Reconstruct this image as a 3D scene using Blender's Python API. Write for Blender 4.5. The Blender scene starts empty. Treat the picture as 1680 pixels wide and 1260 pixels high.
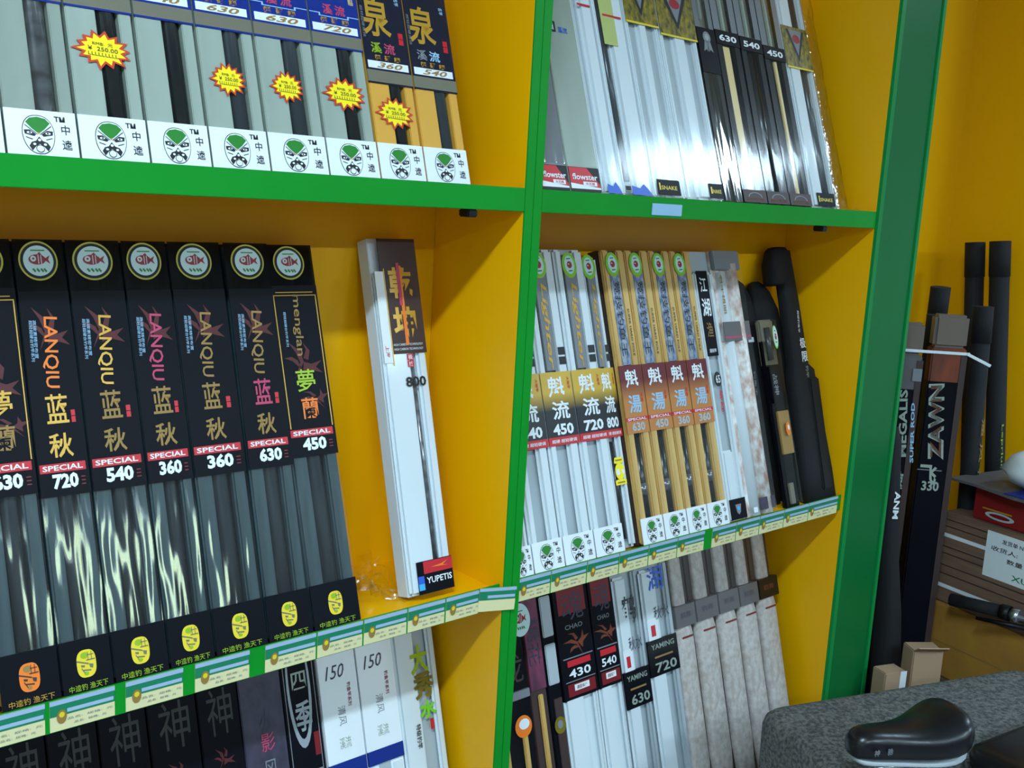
import bpy, bmesh, math, random
from mathutils import Matrix, Vector
random.seed(7)
S = bpy.context.scene
COL = S.collection
PI = math.pi
def lin(c):
    def f(v):
        v /= 255.0
        return v/12.92 if v <= .04045 else ((v+.055)/1.055)**2.4
    return (f(c[0]), f(c[1]), f(c[2]), 1)

# ---------------------------------------------------------------- camera
H = 1.525                                   # height of the upper shelf edge above the floor
cam = bpy.data.objects.new('camera', bpy.data.cameras.new('camera')); COL.objects.link(cam)
Rv, Uv, Fv = Vector((.75213982, -.65679338, .05392718)), Vector((.07300667, .16437285, .98369283)), Vector((.65494711, .73593751, -.17158167))
mx = Matrix((Rv, Uv, -Fv)).transposed().to_4x4(); mx.translation = Vector((-1.18276, -1.32290, H-.02464))
cam.matrix_world = mx
cam.data.sensor_width = 36; cam.data.lens = 36*1708.95/1680; cam.data.clip_start = .05
S.camera = cam
# ---------------------------------------------------------------- world, lights, exposure
W = bpy.data.worlds.new('world'); S.world = W; W.use_nodes = True
W.node_tree.nodes['Background'].inputs[0].default_value = lin((200, 220, 235)); W.node_tree.nodes['Background'].inputs[1].default_value = .25
S.view_settings.view_transform = 'Standard'; S.view_settings.look = 'None'; S.view_settings.gamma = 1; S.view_settings.use_curve_mapping = False
S.view_settings.exposure = 0.52
LAMP_W, WIN_W = 44, 2.8
def area(name, loc, sx, sy, power, rot=(0, 0, 0), col=(206, 236, 255)):
    l = bpy.data.lights.new(name, 'AREA'); l.shape = 'RECTANGLE'; l.size = sx; l.size_y = sy; l.energy = power; l.color = lin(col)[:3]
    o = bpy.data.objects.new(name, l); COL.objects.link(o); o.location = loc; o.rotation_euler = rot; return o
CEIL = 2.85
for x, y, k in ((-1.55, -1.42, 1.5), (2.9, -1.42, .6), (-1.2, -4.1, 1.3), (.9, -4.1, 1.2), (3.1, -4.1, 1.6)):
    area('tube_light', (x, y, CEIL-.03), 1.25, .26 if y > -2 and x > 0 else .12, LAMP_W*k)
area('window_daylight', (1.12, -4.93, 1.98), .26, .66, WIN_W, (PI/2, 0, 0), (222, 255, 214))

# ---------------------------------------------------------------- materials
def mat(name, col, rough=.5, metal=0., spec=.5, coat=0., var=None, bump=None, emit=None, vscale=None):
    m = bpy.data.materials.new(name); m.use_nodes = True; nt = m.node_tree; b = nt.nodes['Principled BSDF']
    b.inputs['Base Color'].default_value = lin(col); b.inputs['Roughness'].default_value = rough; b.inputs['Metallic'].default_value = metal
    b.inputs['Specular IOR Level'].default_value = spec; b.inputs['Coat Weight'].default_value = coat; b.inputs['Coat Roughness'].default_value = .08
    def coords(sc):
        t = nt.nodes.new('ShaderNodeTexCoord'); mp = nt.nodes.new('ShaderNodeMapping'); nt.links.new(t.outputs['Object'], mp.inputs[0])
        mp.inputs['Scale'].default_value = sc if isinstance(sc, tuple) else (sc,)*3
        n = nt.nodes.new('ShaderNodeTexNoise'); n.inputs['Scale'].default_value = 1; n.inputs['Detail'].default_value = 4; nt.links.new(mp.outputs[0], n.inputs[0]); return n
    if var:
        n = coords(var[0]); r = nt.nodes.new('ShaderNodeValToRGB'); r.color_ramp.elements[0].position = .35; r.color_ramp.elements[1].position = .65
        r.color_ramp.elements[0].color = lin(var[1]); r.color_ramp.elements[1].color = lin(col)
        nt.links.new(n.outputs[0], r.inputs[0]); nt.links.new(r.outputs[0], b.inputs['Base Color'])
    if bump:
        n = coords(bump[0]); bp = nt.nodes.new('ShaderNodeBump'); bp.inputs['Strength'].default_value = bump[1]; bp.inputs['Distance'].default_value = bump[2] if len(bump) > 2 else .002
        nt.links.new(n.outputs[0], bp.inputs['Height']); nt.links.new(bp.outputs[0], b.inputs['Normal'])
    return m
def film(name, rough, lo, hi, bump=None, tint=(255, 255, 255)):
    m = bpy.data.materials.new(name); m.use_nodes = True; nt = m.node_tree; nt.nodes.clear()
    out = nt.nodes.new('ShaderNodeOutputMaterial'); mix = nt.nodes.new('ShaderNodeMixShader'); tr = nt.nodes.new('ShaderNodeBsdfTransparent'); gl = nt.nodes.new('ShaderNodeBsdfGlossy')
    lw = nt.nodes.new('ShaderNodeLayerWeight'); lw.inputs[0].default_value = .35; mr = nt.nodes.new('ShaderNodeMapRange'); mr.inputs[3].default_value = lo; mr.inputs[4].default_value = hi
    gl.inputs['Roughness'].default_value = rough; tr.inputs[0].default_value = lin(tint)
    lw.inputs[0].default_value = .5; pw = nt.nodes.new('ShaderNodeMath'); pw.operation = 'POWER'; pw.inputs[1].default_value = 3.5; nt.links.new(lw.outputs['Facing'], pw.inputs[0]); nt.links.new(pw.outputs[0], mr.inputs[0]); nt.links.new(mr.outputs[0], mix.inputs[0]); nt.links.new(tr.outputs[0], mix.inputs[1]); nt.links.new(gl.outputs[0], mix.inputs[2]); nt.links.new(mix.outputs[0], out.inputs[0])
    if bump:
        t = nt.nodes.new('ShaderNodeTexCoord'); mp = nt.nodes.new('ShaderNodeMapping'); n = nt.nodes.new('ShaderNodeTexNoise'); bp = nt.nodes.new('ShaderNodeBump')
        mp.inputs['Scale'].default_value = bump[0]; n.inputs['Scale'].default_value = 1; n.inputs['Detail'].default_value = 2; bp.inputs['Strength'].default_value = bump[1]; bp.inputs['Distance'].default_value = bump[2]
        nt.links.new(t.outputs['Object'], mp.inputs[0]); nt.links.new(mp.outputs[0], n.inputs[0]); nt.links.new(n.outputs[0], bp.inputs['Height']); nt.links.new(bp.outputs[0], gl.inputs['Normal']); nt.links.new(bp.outputs[0], lw.inputs['Normal'])
    return m
def gradient(name, c0, c1, y0, y1):
    m = mat(name, c0, .3); nt = m.node_tree; t = nt.nodes.new('ShaderNodeTexCoord'); s = nt.nodes.new('ShaderNodeSeparateXYZ'); mr = nt.nodes.new('ShaderNodeMapRange'); r = nt.nodes.new('ShaderNodeValToRGB')
    r.color_ramp.elements[0].color = lin(c0); r.color_ramp.elements[1].color = lin(c1); r.color_ramp.elements[0].position = .42; r.color_ramp.elements[1].position = .66
    mr.inputs[1].default_value = y0; mr.inputs[2].default_value = y1
    nt.links.new(t.outputs['Object'], s.inputs[0]); nt.links.new(s.outputs['Y'], mr.inputs[0]); nt.links.new(mr.outputs[0], r.inputs[0]); nt.links.new(r.outputs[0], nt.nodes['Principled BSDF'].inputs['Base Color']); return m
MT = {}
def mk(k, *a, **kw): MT[k] = mat(k, *a, **kw)
mk('yellow', (243, 178, 2), .34, spec=.3, var=((1.5, 1.5, .6), (236, 170, 0)))
mk('green', (10, 142, 38), .42, spec=.18, var=(3, (8, 134, 36)))
mk('green_dark', (2, 106, 50), .36, spec=.2, var=(2, (2, 100, 47)))
mk('green_edge', (14, 130, 62), .4, spec=.2)
mk('floor', (120, 118, 112), .4, var=(4, (100, 98, 94)))
mk('wall', (205, 205, 198), .8); mk('wall_front', (70, 70, 68), .8)
mk('ceiling', (225, 225, 222), .9)
mk('black', (11, 12, 16), .45, spec=.3)
mk('black_card', (11, 12, 20), .4, spec=.12)
mk('seam', (8, 9, 16), .6, spec=.2)
mk('silver', (154, 166, 154), .38, var=((30, 6, 30), (147, 158, 147)))
mk('rod_grey', (62, 68, 72), .25, metal=.3)
mk('rod_dark', (26, 30, 32), .25)
mk('rod_silver', (150, 152, 158), .22, metal=.7, var=((40, 60, 40), (90, 94, 100)))
mk('white', (226, 232, 236), .4)
mk('white_foam', (212, 221, 226), .42)
mk('grey_and_shade_foam', (168, 178, 184), .5)  # shade in white tray troughs put into the colour; plain grey elsewhere
mk('teal_foam', (54, 76, 80), .4, var=((60, 8, 60), (38, 58, 64)))
mk('blue_label', (14, 42, 128), .3)
mk('olive', (112, 108, 92), .4)
mk('navy', (20, 24, 44), .25)
mk('gold_card', (216, 160, 62), .38)
mk('gold', (196, 150, 52), .3, metal=.25)
mk('gold_tray', (216, 178, 106), .3, metal=.1, var=((70, 5, 70), (190, 148, 80)))
mk('cream_card', (226, 196, 130), .4)
mk('orange', (236, 120, 30), .4)
mk('red', (196, 26, 40), .4)
mk('dark_red', (120, 16, 26), .4)
mk('pink', (186, 60, 96), .5); mk('faded_pink', (128, 52, 84), .5, var=((30, 14, 30), (74, 36, 58)))
mk('burst_red', (196, 62, 30), .45)
mk('burst_yellow', (250, 226, 22), .45)
mk('yellow_print', (226, 200, 40), .4)
mk('yellow_green', (150, 180, 30), .35, metal=.2)
mk('ink', (18, 20, 22), .5)
mk('logo_green', (30, 122, 34), .45)
mk('pale_blue', (150, 190, 220), .4)
mk('strip_blue', (158, 180, 206), .4)
mk('strip_green', (20, 122, 84), .4)
mk('strip_cream', (222, 212, 160), .45)
mk('tan', (150, 116, 56), .5)
mk('brown_label', (186, 116, 56), .4)
mk('maroon', (96, 26, 34), .4)
mk('fish_red', (150, 22, 40), .45)
mk('disc_white', (196, 222, 222), .45)
mk('ring_yellow', (190, 180, 40), .4)
mk('lime', (110, 200, 40), .45)
mk('blue', (34, 90, 200), .4)
mk('cyan', (60, 170, 230), .4)
mk('grey', (120, 124, 130), .5)
mk('grey_band', (92, 88, 90), .5)
mk('fluff', (196, 190, 186), .85, var=((80, 60, 80), (172, 160, 152)), bump=(90, .5))
mk('blotch', (236, 236, 234), .5, var=((70, 40, 70), (190, 156, 142)))
mk('purple_grey', (66, 58, 78), .45, var=((60, 40, 60), (48, 46, 62)))
mk('brown', (60, 42, 40), .5)
mk('rust', (128, 54, 20), .55, var=((40, 10, 10), (92, 40, 22)))
mk('fabric_black', (11, 11, 16), .85, bump=(300, .3))
mk('leather', (13, 14, 20), .3, bump=(120, .12))
mk('carton', (124, 96, 76), .8, var=((6, 6, 60), (106, 82, 66)))
mk('carton_yellow', (178, 128, 44), .75, var=(9, (160, 112, 44)))
mk('carton_tan', (168, 138, 110), .8)
mk('carton_red', (128, 18, 20), .5)
mk('metal', (190, 194, 198), .25, metal=.9)
mk('shell', (170, 178, 184), .4)
mk('carpet', (112, 111, 106), .95, var=((130, 130, 130), (56, 60, 62)), bump=((240, 240, 240), .9, .004))
mk('silver_oval', (170, 180, 188), .3, metal=.4)
mk('flame', (78, 10, 16), .5); mk('dim_gold', (40, 37, 32), .5); mk('dull_plastic', (112, 98, 88), .35); mk('dull_lime', (176, 186, 110), .5)
mk('olive_gold', (150, 130, 20), .4, var=((90, 60, 90), (60, 56, 20)))
mk('foil', (170, 176, 186), .3, metal=.35, var=((90, 60, 90), (90, 110, 150)))
MT['film'] = film('clear_film', .12, .008, .45, ((18, 6, 18), .25, .004))
MT['film_wrinkled'] = film('wrinkled_film', .06, .08, .7, ((24, 3.5, 24), .6, .006))
MT['film_bag'] = film('bag_film', .12, .12, .7, ((35, 35, 35), .9, .006))
MT['smoke_film'] = film('smoky_film', .15, .02, .4, ((20, 10, 20), .4, .004), (120, 120, 125))
MT['yellow_to_black'] = gradient('yellow_to_black', (20, 22, 26), (205, 165, 50), .235, .38)
MT['maroon_to_tan'] = gradient('maroon_to_tan', (190, 122, 62), (104, 28, 36), .22, .40)

# ---------------------------------------------------------------- mesh helpers
CACHE = {}
def link(name, me, parent=None, loc=None):
    o = bpy.data.objects.new(name, me); COL.objects.link(o)
    if parent is not None: o.parent = parent
    if loc is not None: o.location = loc
    return o
def mesh(bm, mats, smooth=False):
    me = bpy.data.meshes.new('m'); bm.to_mesh(me); bm.free()
    for m in (mats if isinstance(mats, (list, tuple)) else [mats]): me.materials.append(MT[m])
    if smooth:
        for p in me.polygons: p.use_smooth = True
    return me
def P(parent, name, x0, x1, y0, y1, z0, z1, m, bev=0., kind=None, label=None):
    """bevelled slab as a part"""
    key = ('P', round(x1-x0, 4), round(y1-y0, 4), round(z1-z0, 4), m, bev)
    if key not in CACHE:
        bm = bmesh.new(); bmesh.ops.create_cube(bm, size=1)
        bmesh.ops.scale(bm, vec=(x1-x0, y1-y0, z1-z0), verts=bm.verts)
        if bev: bmesh.ops.bevel(bm, geom=bm.edges[:], offset=bev, segments=2, affect='EDGES')
        CACHE[key] = mesh(bm, m)
    o = link(name, CACHE[key], parent, ((x0+x1)/2, (y0+y1)/2, (z0+z1)/2))
    if kind: o['kind'] = kind
    if label: o['label'] = label
    return o
def CY(parent, name, x, z, y0, y1, r, m, r2=None, seg=18, label=None):
    """round rod along local Y"""
    r2 = r if r2 is None else r2; key = ('C', round(y1-y0, 4), round(r, 4), round(r2, 4), m, seg)
    if key not in CACHE:
        bm = bmesh.new(); bmesh.ops.create_cone(bm, cap_ends=True, segments=seg, radius1=r, radius2=r2, depth=y1-y0)
        bmesh.ops.rotate(bm, matrix=Matrix.Rotation(-PI/2, 3, 'X'), verts=bm.verts)
        me = mesh(bm, m)
        for p in me.polygons: p.use_smooth = len(p.vertices) == 4
        CACHE[key] = me
    o = link(name, CACHE[key], parent, (x, (y0+y1)/2, z))
    if label: o['label'] = label
    return o
def LOFT(parent, name, rings, m, cap=True, smooth=True, sub=0):
    bm = bmesh.new(); vs = [[bm.verts.new(p) for p in r] for r in rings]; n = len(vs[0])
    for a, b in zip(vs, vs[1:]):
        for i in range(n): bm.faces.new((a[i], a[(i+1) % n], b[(i+1) % n], b[i]))
    if cap: bm.faces.new(vs[0][::-1]); bm.faces.new(vs[-1])
    bmesh.ops.recalc_face_normals(bm, faces=bm.faces)
    me = mesh(bm, m, smooth); o = link(name, me, parent)
    if sub:
        md = o.modifiers.new('s', 'SUBSURF'); md.levels = md.render_levels = sub
    return o
def ring(cx, cy, z, a, b, n=20, e=2.6):
    out = []
    for i in range(n):
        t = 2*PI*i/n; c, s = math.cos(t), math.sin(t)
        out.append((cx+a*math.copysign(abs(c)**(2/e), c), cy+b*math.copysign(abs(s)**(2/e), s), z))
    return out
def text_mesh(s, bold, shear, m):
    key = ('T', s, bold, shear, m)
    if key not in CACHE:
        c = bpy.data.curves.new('t', 'FONT'); c.body = s; c.offset = bold; c.shear = shear; c.resolution_u = 2; c.align_x = 'LEFT'
        o = bpy.data.objects.new('t', c); COL.objects.link(o)
        me = bpy.data.meshes.new_from_object(o.evaluated_get(bpy.context.evaluated_depsgraph_get()))
        bpy.data.objects.remove(o); bpy.data.curves.remove(c)
        xs = [v.co.x for v in me.vertices]; ys = [v.co.y for v in me.vertices]
        x0, x1, y0, y1 = min(xs), max(xs), min(ys), max(ys)
        for v in me.vertices: v.co = ((v.co.x-(x0+x1)/2)/(x1-x0), (v.co.y-(y0+y1)/2)/(y1-y0), 0)
        me.materials.clear(); me.materials.append(MT[m]); CACHE[key] = me
    return CACHE[key]
def T(parent, name, s, cx, cy, w, h, m, rot=0., z=.0016, bold=.012, shear=0.):
    """flat lettering fitted into a w x h rectangle (w along the reading direction)"""
    o = link(name, text_mesh(s, bold, shear, m), parent, (cx, cy, z)); o.scale = (w, h, 1); o.rotation_euler = (0, 0, math.radians(rot)); return o
def FLAT(parent, name, key, polys, mats, cx, cy, w, h, z, rot=0.):
    """flat printed emblem: polys = [(points, material index, layer)] in unit coordinates"""
    k = ('F', key, tuple(mats))
    if k not in CACHE:
        bm = bmesh.new()
        for pts, mi, ly in polys:
            f = bm.faces.new([bm.verts.new((x, y, ly*.0003)) for x, y in pts]); f.material_index = mi
            if f.normal.z < 0: f.normal_flip()
            f.normal_update()
            if f.normal.z < 0: f.normal_flip()
        CACHE[k] = mesh(bm, mats)
    o = link(name, CACHE[k], parent, (cx, cy, z)); o.scale = (w, h, 1); o.rotation_euler = (0, 0, math.radians(rot)); return o
def ell(cx, cy, a, b, n=24, t0=0., t1=2*PI):
    full = abs(t1-t0-2*PI) < 1e-6
    return [(cx+a*math.cos(t0+(t1-t0)*i/(n if full else n-1)), cy+b*math.sin(t0+(t1-t0)*i/(n if full else n-1))) for i in range(n)]
def sq(cx, cy, a, b, n=28, e=2.8):
    return [(p[0], p[1]) for p in ring(cx, cy, 0, a, b, n, e)]
def bar(x0, y0, x1, y1, w):
    d = Vector((x1-x0, y1-y0)).normalized(); nx, ny = -d.y*w/2, d.x*w/2
    return [(x0+nx, y0+ny), (x0-nx, y0-ny), (x1-nx, y1-ny), (x1+nx, y1+ny)]
# opera-mask emblem of the boxes (green crown, black eyes and mouth)
def egg(k, n=28): return [(k*x*(1-.10*max(0, -y/.5)), k*y) for x, y in sq(0, 0, .5, .5, n, 2.3)]
MASK = [(egg(1.0), 1, 0), (egg(.955), 0, 1),
        ([(-.37, .30), (-.24, .41), (0, .45), (.24, .41), (.37, .30), (.2, .15), (0, .02), (-.2, .15)], 2, 2),
        ([(-.44, .10), (-.26, .11), (-.08, .0), (-.14, -.05), (-.3, -.02), (-.42, -.0)], 1, 2), ([(.44, .10), (.42, -.0), (.3, -.02), (.14, -.05), (.08, .0), (.26, .11)], 1, 2),
        (ell(-.28, .035, .085, .030, 10), 0, 3), (ell(.28, .035, .085, .030, 10), 0, 3), (ell(-.27, .035, .03, .024, 8), 1, 4), (ell(.27, .035, .03, .024, 8), 1, 4),
        ([(0, -.05), (.10, -.16), (.24, -.20), (.32, -.30), (.24, -.42), (.12, -.30), (0, -.24), (-.12, -.30), (-.24, -.42), (-.32, -.30), (-.24, -.20), (-.10, -.16)], 1, 2),
        (ell(0, -.36, .13, .10, 14), 1, 3), (ell(0, -.36, .11, .08, 14), 0, 4), (ell(-.16, -.25, .05, .03, 8), 0, 3), (ell(.16, -.25, .05, .03, 8), 0, 3), (ell(0, -.14, .05, .035, 8), 0, 3),
        (bar(-.40, .23, -.04, .0, .02), 1, 3), (bar(.40, .23, .04, .0, .02), 1, 3), (bar(-.40, -.08, -.2, -.13, .02), 1, 3), (bar(.40, -.08, .2, -.13, .02), 1, 3), (ell(0, .03, .025, .025, 8), 3, 3)]
GMASK = [(sq(0, 0, .5, .5), 0, 0), (ell(-.08, .3, .2, .12, 12), 2, 1), (bar(-.5, .14, .1, -.02, .05), 1, 2), (bar(.0, .12, .44, .12, .04), 1, 2), (bar(.05, .3, .4, .3, .03), 1, 2), (bar(.1, .42, .1, .1, .03), 1, 2), (bar(.28, .42, .28, .1, .03), 1, 2),
         ([(-.3, -.02), (-.1, -.05), (-.12, -.12), (-.28, -.1)], 1, 2), ([(.12, -.02), (.34, -.06), (.3, -.2), (.16, -.16)], 1, 2), (bar(-.2, -.22, .2, -.26, .05), 1, 2), (bar(-.28, -.14, -.12, -.34, .04), 1, 2), (ell(-.04, -.36, .12, .07, 10), 2, 1)]
FISH = [(ell(0, 0, .5, .5, 36), 0, 0), (ell(0, 0, .455, .455, 36), 1, 1), (ell(0, 0, .385, .385, 36), 2, 2), (ell(-.03, .03, .22, .13, 20), 3, 3), ([(.13, .03), (.3, .14), (.25, .03), (.3, -.08)], 3, 3), ([(-.06, .13), (.04, .22), (.14, .1)], 3, 3),
        (ell(-.13, .05, .075, .075, 12), 2, 4), (ell(-.13, .05, .03, .03, 8), 3, 5), (bar(.0, .15, .0, -.08, .02), 2, 4), (bar(.07, .15, .07, -.08, .02), 2, 4)] + \
       [(bar(x, -.2, x+.06, -.28, .05), 4, 3) for x in (-.16, -.06, .04, .12)] + [(bar(-.18, .26, .18, .26, .03), 4, 3)]
OVAL = [(ell(0, 0, .5, .5, 32), 0, 0), (ell(0, .02, .45, .45, 32), 1, 1), (ell(0, .02, .33, .36, 32), 2, 2), (ell(0, .02, .17, .14, 16), 3, 3), (ell(-.06, .05, .05, .03, 8), 2, 4), (bar(-.14, .26, .14, .26, .04), 4, 3), (bar(-.14, -.22, .14, -.22, .05), 4, 3)]
def star(n, r0, r1, sd):
    rr = random.Random(sd); out = []
    for i in range(2*n):
        t = PI*i/n+.1; r = (r1*(1+rr.uniform(-.06, .16)) if i % 2 == 0 else r0); out.append((r*math.cos(t), r*math.sin(t)))
    return out
BURST = [(star(14, .36, .48, 3), 0, 0), (star(14, .29, .39, 3), 1, 1)]
LANTERN = [(sq(.0, .0, .42, .28, 24, 2.2), 0, 0), ([(-.44, .3), (-.34, .48), (.34, .48), (.44, .3), (.3, .27), (-.3, .27)], 0, 0), ([(-.5, -.3), (-.5, -.46), (.5, -.46), (.5, -.3), (.3, -.27), (-.3, -.27)], 0, 0), ([(-.32, .08), (-.04, .08), (-.04, -.12), (-.32, -.12)], 1, 1), (ell(.26, -.02, .1, .08, 12), 1, 1), (bar(-.3, .38, .3, .38, .05), 2, 1), (bar(-.34, -.38, .34, -.38, .05), 2, 1)]
FLAME = [([(-.34, -.5), (-.10, -.1), (-.16, .2), (-.30, .5), (-.02, .2), (.0, -.1)], 0, 0), ([(-.5, .10), (-.3, -.02), (-.1, -.3), (-.16, -.02), (-.3, .1)], 0, 0), ([(.0, -.1), (.2, -.2), (.5, -.16), (.3, -.3), (.46, -.5), (.1, -.34), (-.1, -.4)], 0, 0), ([(.02, .0), (.14, .2), (.1, .42), (.24, .16), (.14, -.08)], 0, 0)]
RIBBON = [(ell(0, .2, .4, .28, 20), 0, 0), ([(-.3, 0), (-.5, -.5), (-.2, -.38), (-.05, -.5), (0, 0)], 0, 0), ([(.3, 0), (.5, -.5), (.2, -.38), (.05, -.5), (0, 0)], 0, 0), (ell(0, .2, .22, .15, 16), 1, 1)]
OPERA = ['white', 'ink', 'logo_green', 'orange']

def root(name, label, cat, group, X, Y, Z, lean=.3, rz=0., tilt=0.):
    """Empty at the base; local x = width, y = up along the leaning front, z = out of the front"""
    o = bpy.data.objects.new(name, None); COL.objects.link(o); o.empty_display_size = .05
    a = math.atan(lean); v = Vector((0, math.sin(a), math.cos(a))); n = Vector((0, -math.cos(a), math.sin(a)))
    m3 = Matrix((Vector((1, 0, 0)), v, n)).transposed()
    m = Matrix.Rotation(rz, 3, 'Z') @ m3 @ Matrix.Rotation(tilt, 3, 'Z')
    m4 = m.to_4x4(); m4.translation = Vector((X, Y, Z)); o.matrix_world = m4
    o['label'] = label; o['category'] = cat
    if group: o['group'] = group
    return o
def plain_root(name, label, cat, loc=(0, 0, 0), rz=0., group=None):
    o = bpy.data.objects.new(name, None); COL.objects.link(o); o.location = loc; o.rotation_euler = (0, 0, rz); o['label'] = label; o['category'] = cat
    if group: o['group'] = group
    return o
def struct(name, x0, x1, y0, y1, z0, z1, m, bev=0):
    o = P(None, name, x0, x1, y0, y1, z0, z1, m, bev); o['kind'] = 'structure'; return o

# ================================================================ room
struct('floor', -3, 5, -5.1, 1.2, -.05, 0, 'floor')
struct('ceiling', -3, 5, -5.1, 1.2, CEIL, CEIL+.05, 'ceiling')
struct('wall_back', -3, 5, .30, .36, 0, CEIL, 'wall')
struct('wall_left', -3.06, -3, -5.1, .3, 0, CEIL, 'wall')
struct('wall_right', 5, 5.06, -5.1, .3, 0, CEIL, 'wall')
o = LOFT(None, 'wall_front', [[(-3, y, 0), (5, y, 0), (5, y, CEIL), (-3, y, CEIL)] for y in (-5.06, -5.0)], 'wall_front', smooth=False); o['kind'] = 'structure'
w = plain_root('window_1', '', ''); del w['label'], w['category']; w['kind'] = 'structure'; w.location = (1.12, -4.99, 1.98)
for a in ((-.2, .2, .34, .39), (-.2, .2, -.39, -.34), (-.2, -.15, -.34, .34), (.15, .2, -.34, .34)):
    P(w, 'window_frame', a[0], a[1], -.01, .05, a[2], a[3], 'white', .004)

# ================================================================ display cabinets
Z1, Z2, Z3, Z4 = H, H-.70, H-1.40, H+.70
LIP = .0135
D = .245
def cabinet(name, label, x0, x1, leftpanel, rightpanel):
    c = plain_root(name, label, 'shelf')
    for px in (leftpanel, rightpanel):
        if px is None: continue
        p = P(c, 'side_panel', px[0], px[1], .0015, D, 0, 2.6, 'yellow', .0004)
        P(p, 'edge_band', px[0]-(px[0]+px[1])/2, px[1]-(px[0]+px[1])/2, -.0015-(.0015+D)/2, -(D-.0015)/2, -1.3, 1.3, 'green', .0006, label='bright green front edge of the yellow side panel')
    P(c, 'back_panel', x0, x1, D, D+.012, 0, 2.6, 'yellow')
    for i, z in enumerate((Z1, Z2, Z3, Z4)):
        y0 = 0 if i in (0, 3) else .010
        s = P(c, 'shelf_board', x0, x1, y0+.002, D, z-.039, z-LIP, 'yellow')
        P(s, 'edge_band', -(x1-x0)/2, (x1-x0)/2, y0-.001-(y0+.002+D)/2, y0+.002-(y0+.002+D)/2, -.0128, .0128+LIP, 'green', .0008, label='bright green front edge of the shelf board')
    return c
cl = cabinet('display_cabinet', 'yellow cabinet with green edges left of the doubled upright', -1.12, .0, (-1.1394, -1.12), (.0, .0190))
cr = cabinet('display_cabinet', 'yellow cabinet with green edges between the doubled upright and the wide green pilaster', .0387, 1.1258, (.0197, .0387), (1.1258, 1.145))
for c, x in ((cl, -.106), (cr, .92)):
    P(c, 'shelf_bracket', x-.010, x+.010, .004, .03, H-.052, H-.039, 'black', .002, label='black plastic shelf support under the top shelf')
P(cr, 'ticket_holder', .320, .406, -.0035, -.0012, H-.034, H-.012, 'pale_blue', .0006, label='clear plastic ticket holder on the green shelf edge')
# wide green pilaster at the right end of the cabinets
p = P(None, 'trim_1', 1.145, 1.318, -.002, .28, 0, 2.7, 'green_dark', .001); p['kind'] = 'structure'
for nm, a, b in (('trim_2', 1.1262, 1.146), ('trim_3', 1.317, 1.333)):
    q = P(None, nm, a, b, -.006, .0010, 0, 2.7, 'green_edge', .0015); q['kind'] = 'structure'
# yellow alcove beyond the pilaster
a = struct('wall_alcove', 1.318, 2.066, .280, .298, 0, 2.7, 'yellow')
b = struct('wall_alcove_side', 2.066, 2.09, -.10, .298, 0, 2.7, 'yellow')

# ================================================================ price labels on the middle shelf edge
def price_strip(edges, label, y, gaps):
    r = plain_root('price_strip', label, 'price strip', (0, y, Z2))
    hh = .0445
    P(r, 'backing_tape', edges[0], edges[-1], -.0008, 0, -hh, 0, 'green', label='bright green tape behind the price labels')
    for i, (a, b) in enumerate(zip(edges, edges[1:])):
        if i in gaps: continue
        t = P(r, 'price_label', a+.0015, b-.0015, -.0017, -.0008, -hh+.001, 0, 'strip_cream', .0002)
        wd = b-a-.003; c0 = -wd/2; h2 = (hh-.001)/2
        P(t, 'header', c0, wd/2, -.0008, -.0004, h2-.0225, h2, 'strip_green')
        P(t, 'header_line', c0, wd/2, -.0012, -.0008, h2-.0065, h2-.0003, 'strip_blue')
        P(t, 'title_line', c0+.022, wd/2-.002, -.0012, -.0008, h2-.0195, h2-.0145, 'strip_blue')
        e = FLAT(t, 'emblem', 'tagseal', [(ell(0, 0, .5, .5, 14), 0, 0), (ell(0, .15, .28, .2, 10), 1, 1)], ['tan', 'yellow_print'], c0+.015, -.0013, .013, .020, h2-.024); e.rotation_euler = (PI/2, 0, 0)
        for yy, ww in ((-.0075, .7), (-.0145, .5)):
            s = T(t, 'price_text', '品名:  规格:  元', c0+.02+wd*.38, -.0009, wd*ww, .0035, 'grey', z=yy, bold=0); s.rotation_euler = (PI/2, 0, 0)
    return r
sl = price_strip([-.98, -.87, -.781, -.778, -.69, -.678, -.593, -.578, -.49, -.467, -.377, -.291, -.204, -.124, -.049], 'row of green and cream price labels along the middle shelf, left of the upright', .0085, (2, 4, 6, 8))
# the loose last label bends round onto the upright
t = P(sl, 'price_label', 0, .074, -.0009, 0, -.0435, 0, 'strip_cream', .0002, label='loose end label bent onto the green upright')
P(t, 'header', -.037, .037, -.0008, -.0004, -.0007, .0217, 'strip_green'); P(t, 'title_line', -.02, .035, -.0012, -.0008, .003, .008, 'strip_blue'); P(t, 'header_line', -.037, .037, -.0012, -.0008, .0157, .0214, 'strip_blue')
t.matrix_parent_inverse = Matrix(); t.location = (-.0145, -.0105, -.0218); t.rotation_euler = (0, math.radians(4), math.radians(-13))
price_strip([.040, .125, .221, .312, .4, .491, .582, .607, .694, .781, .877, .979, 1.108], 'row of green and cream price labels along the middle shelf, right of the upright', .0085, (6,))

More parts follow.
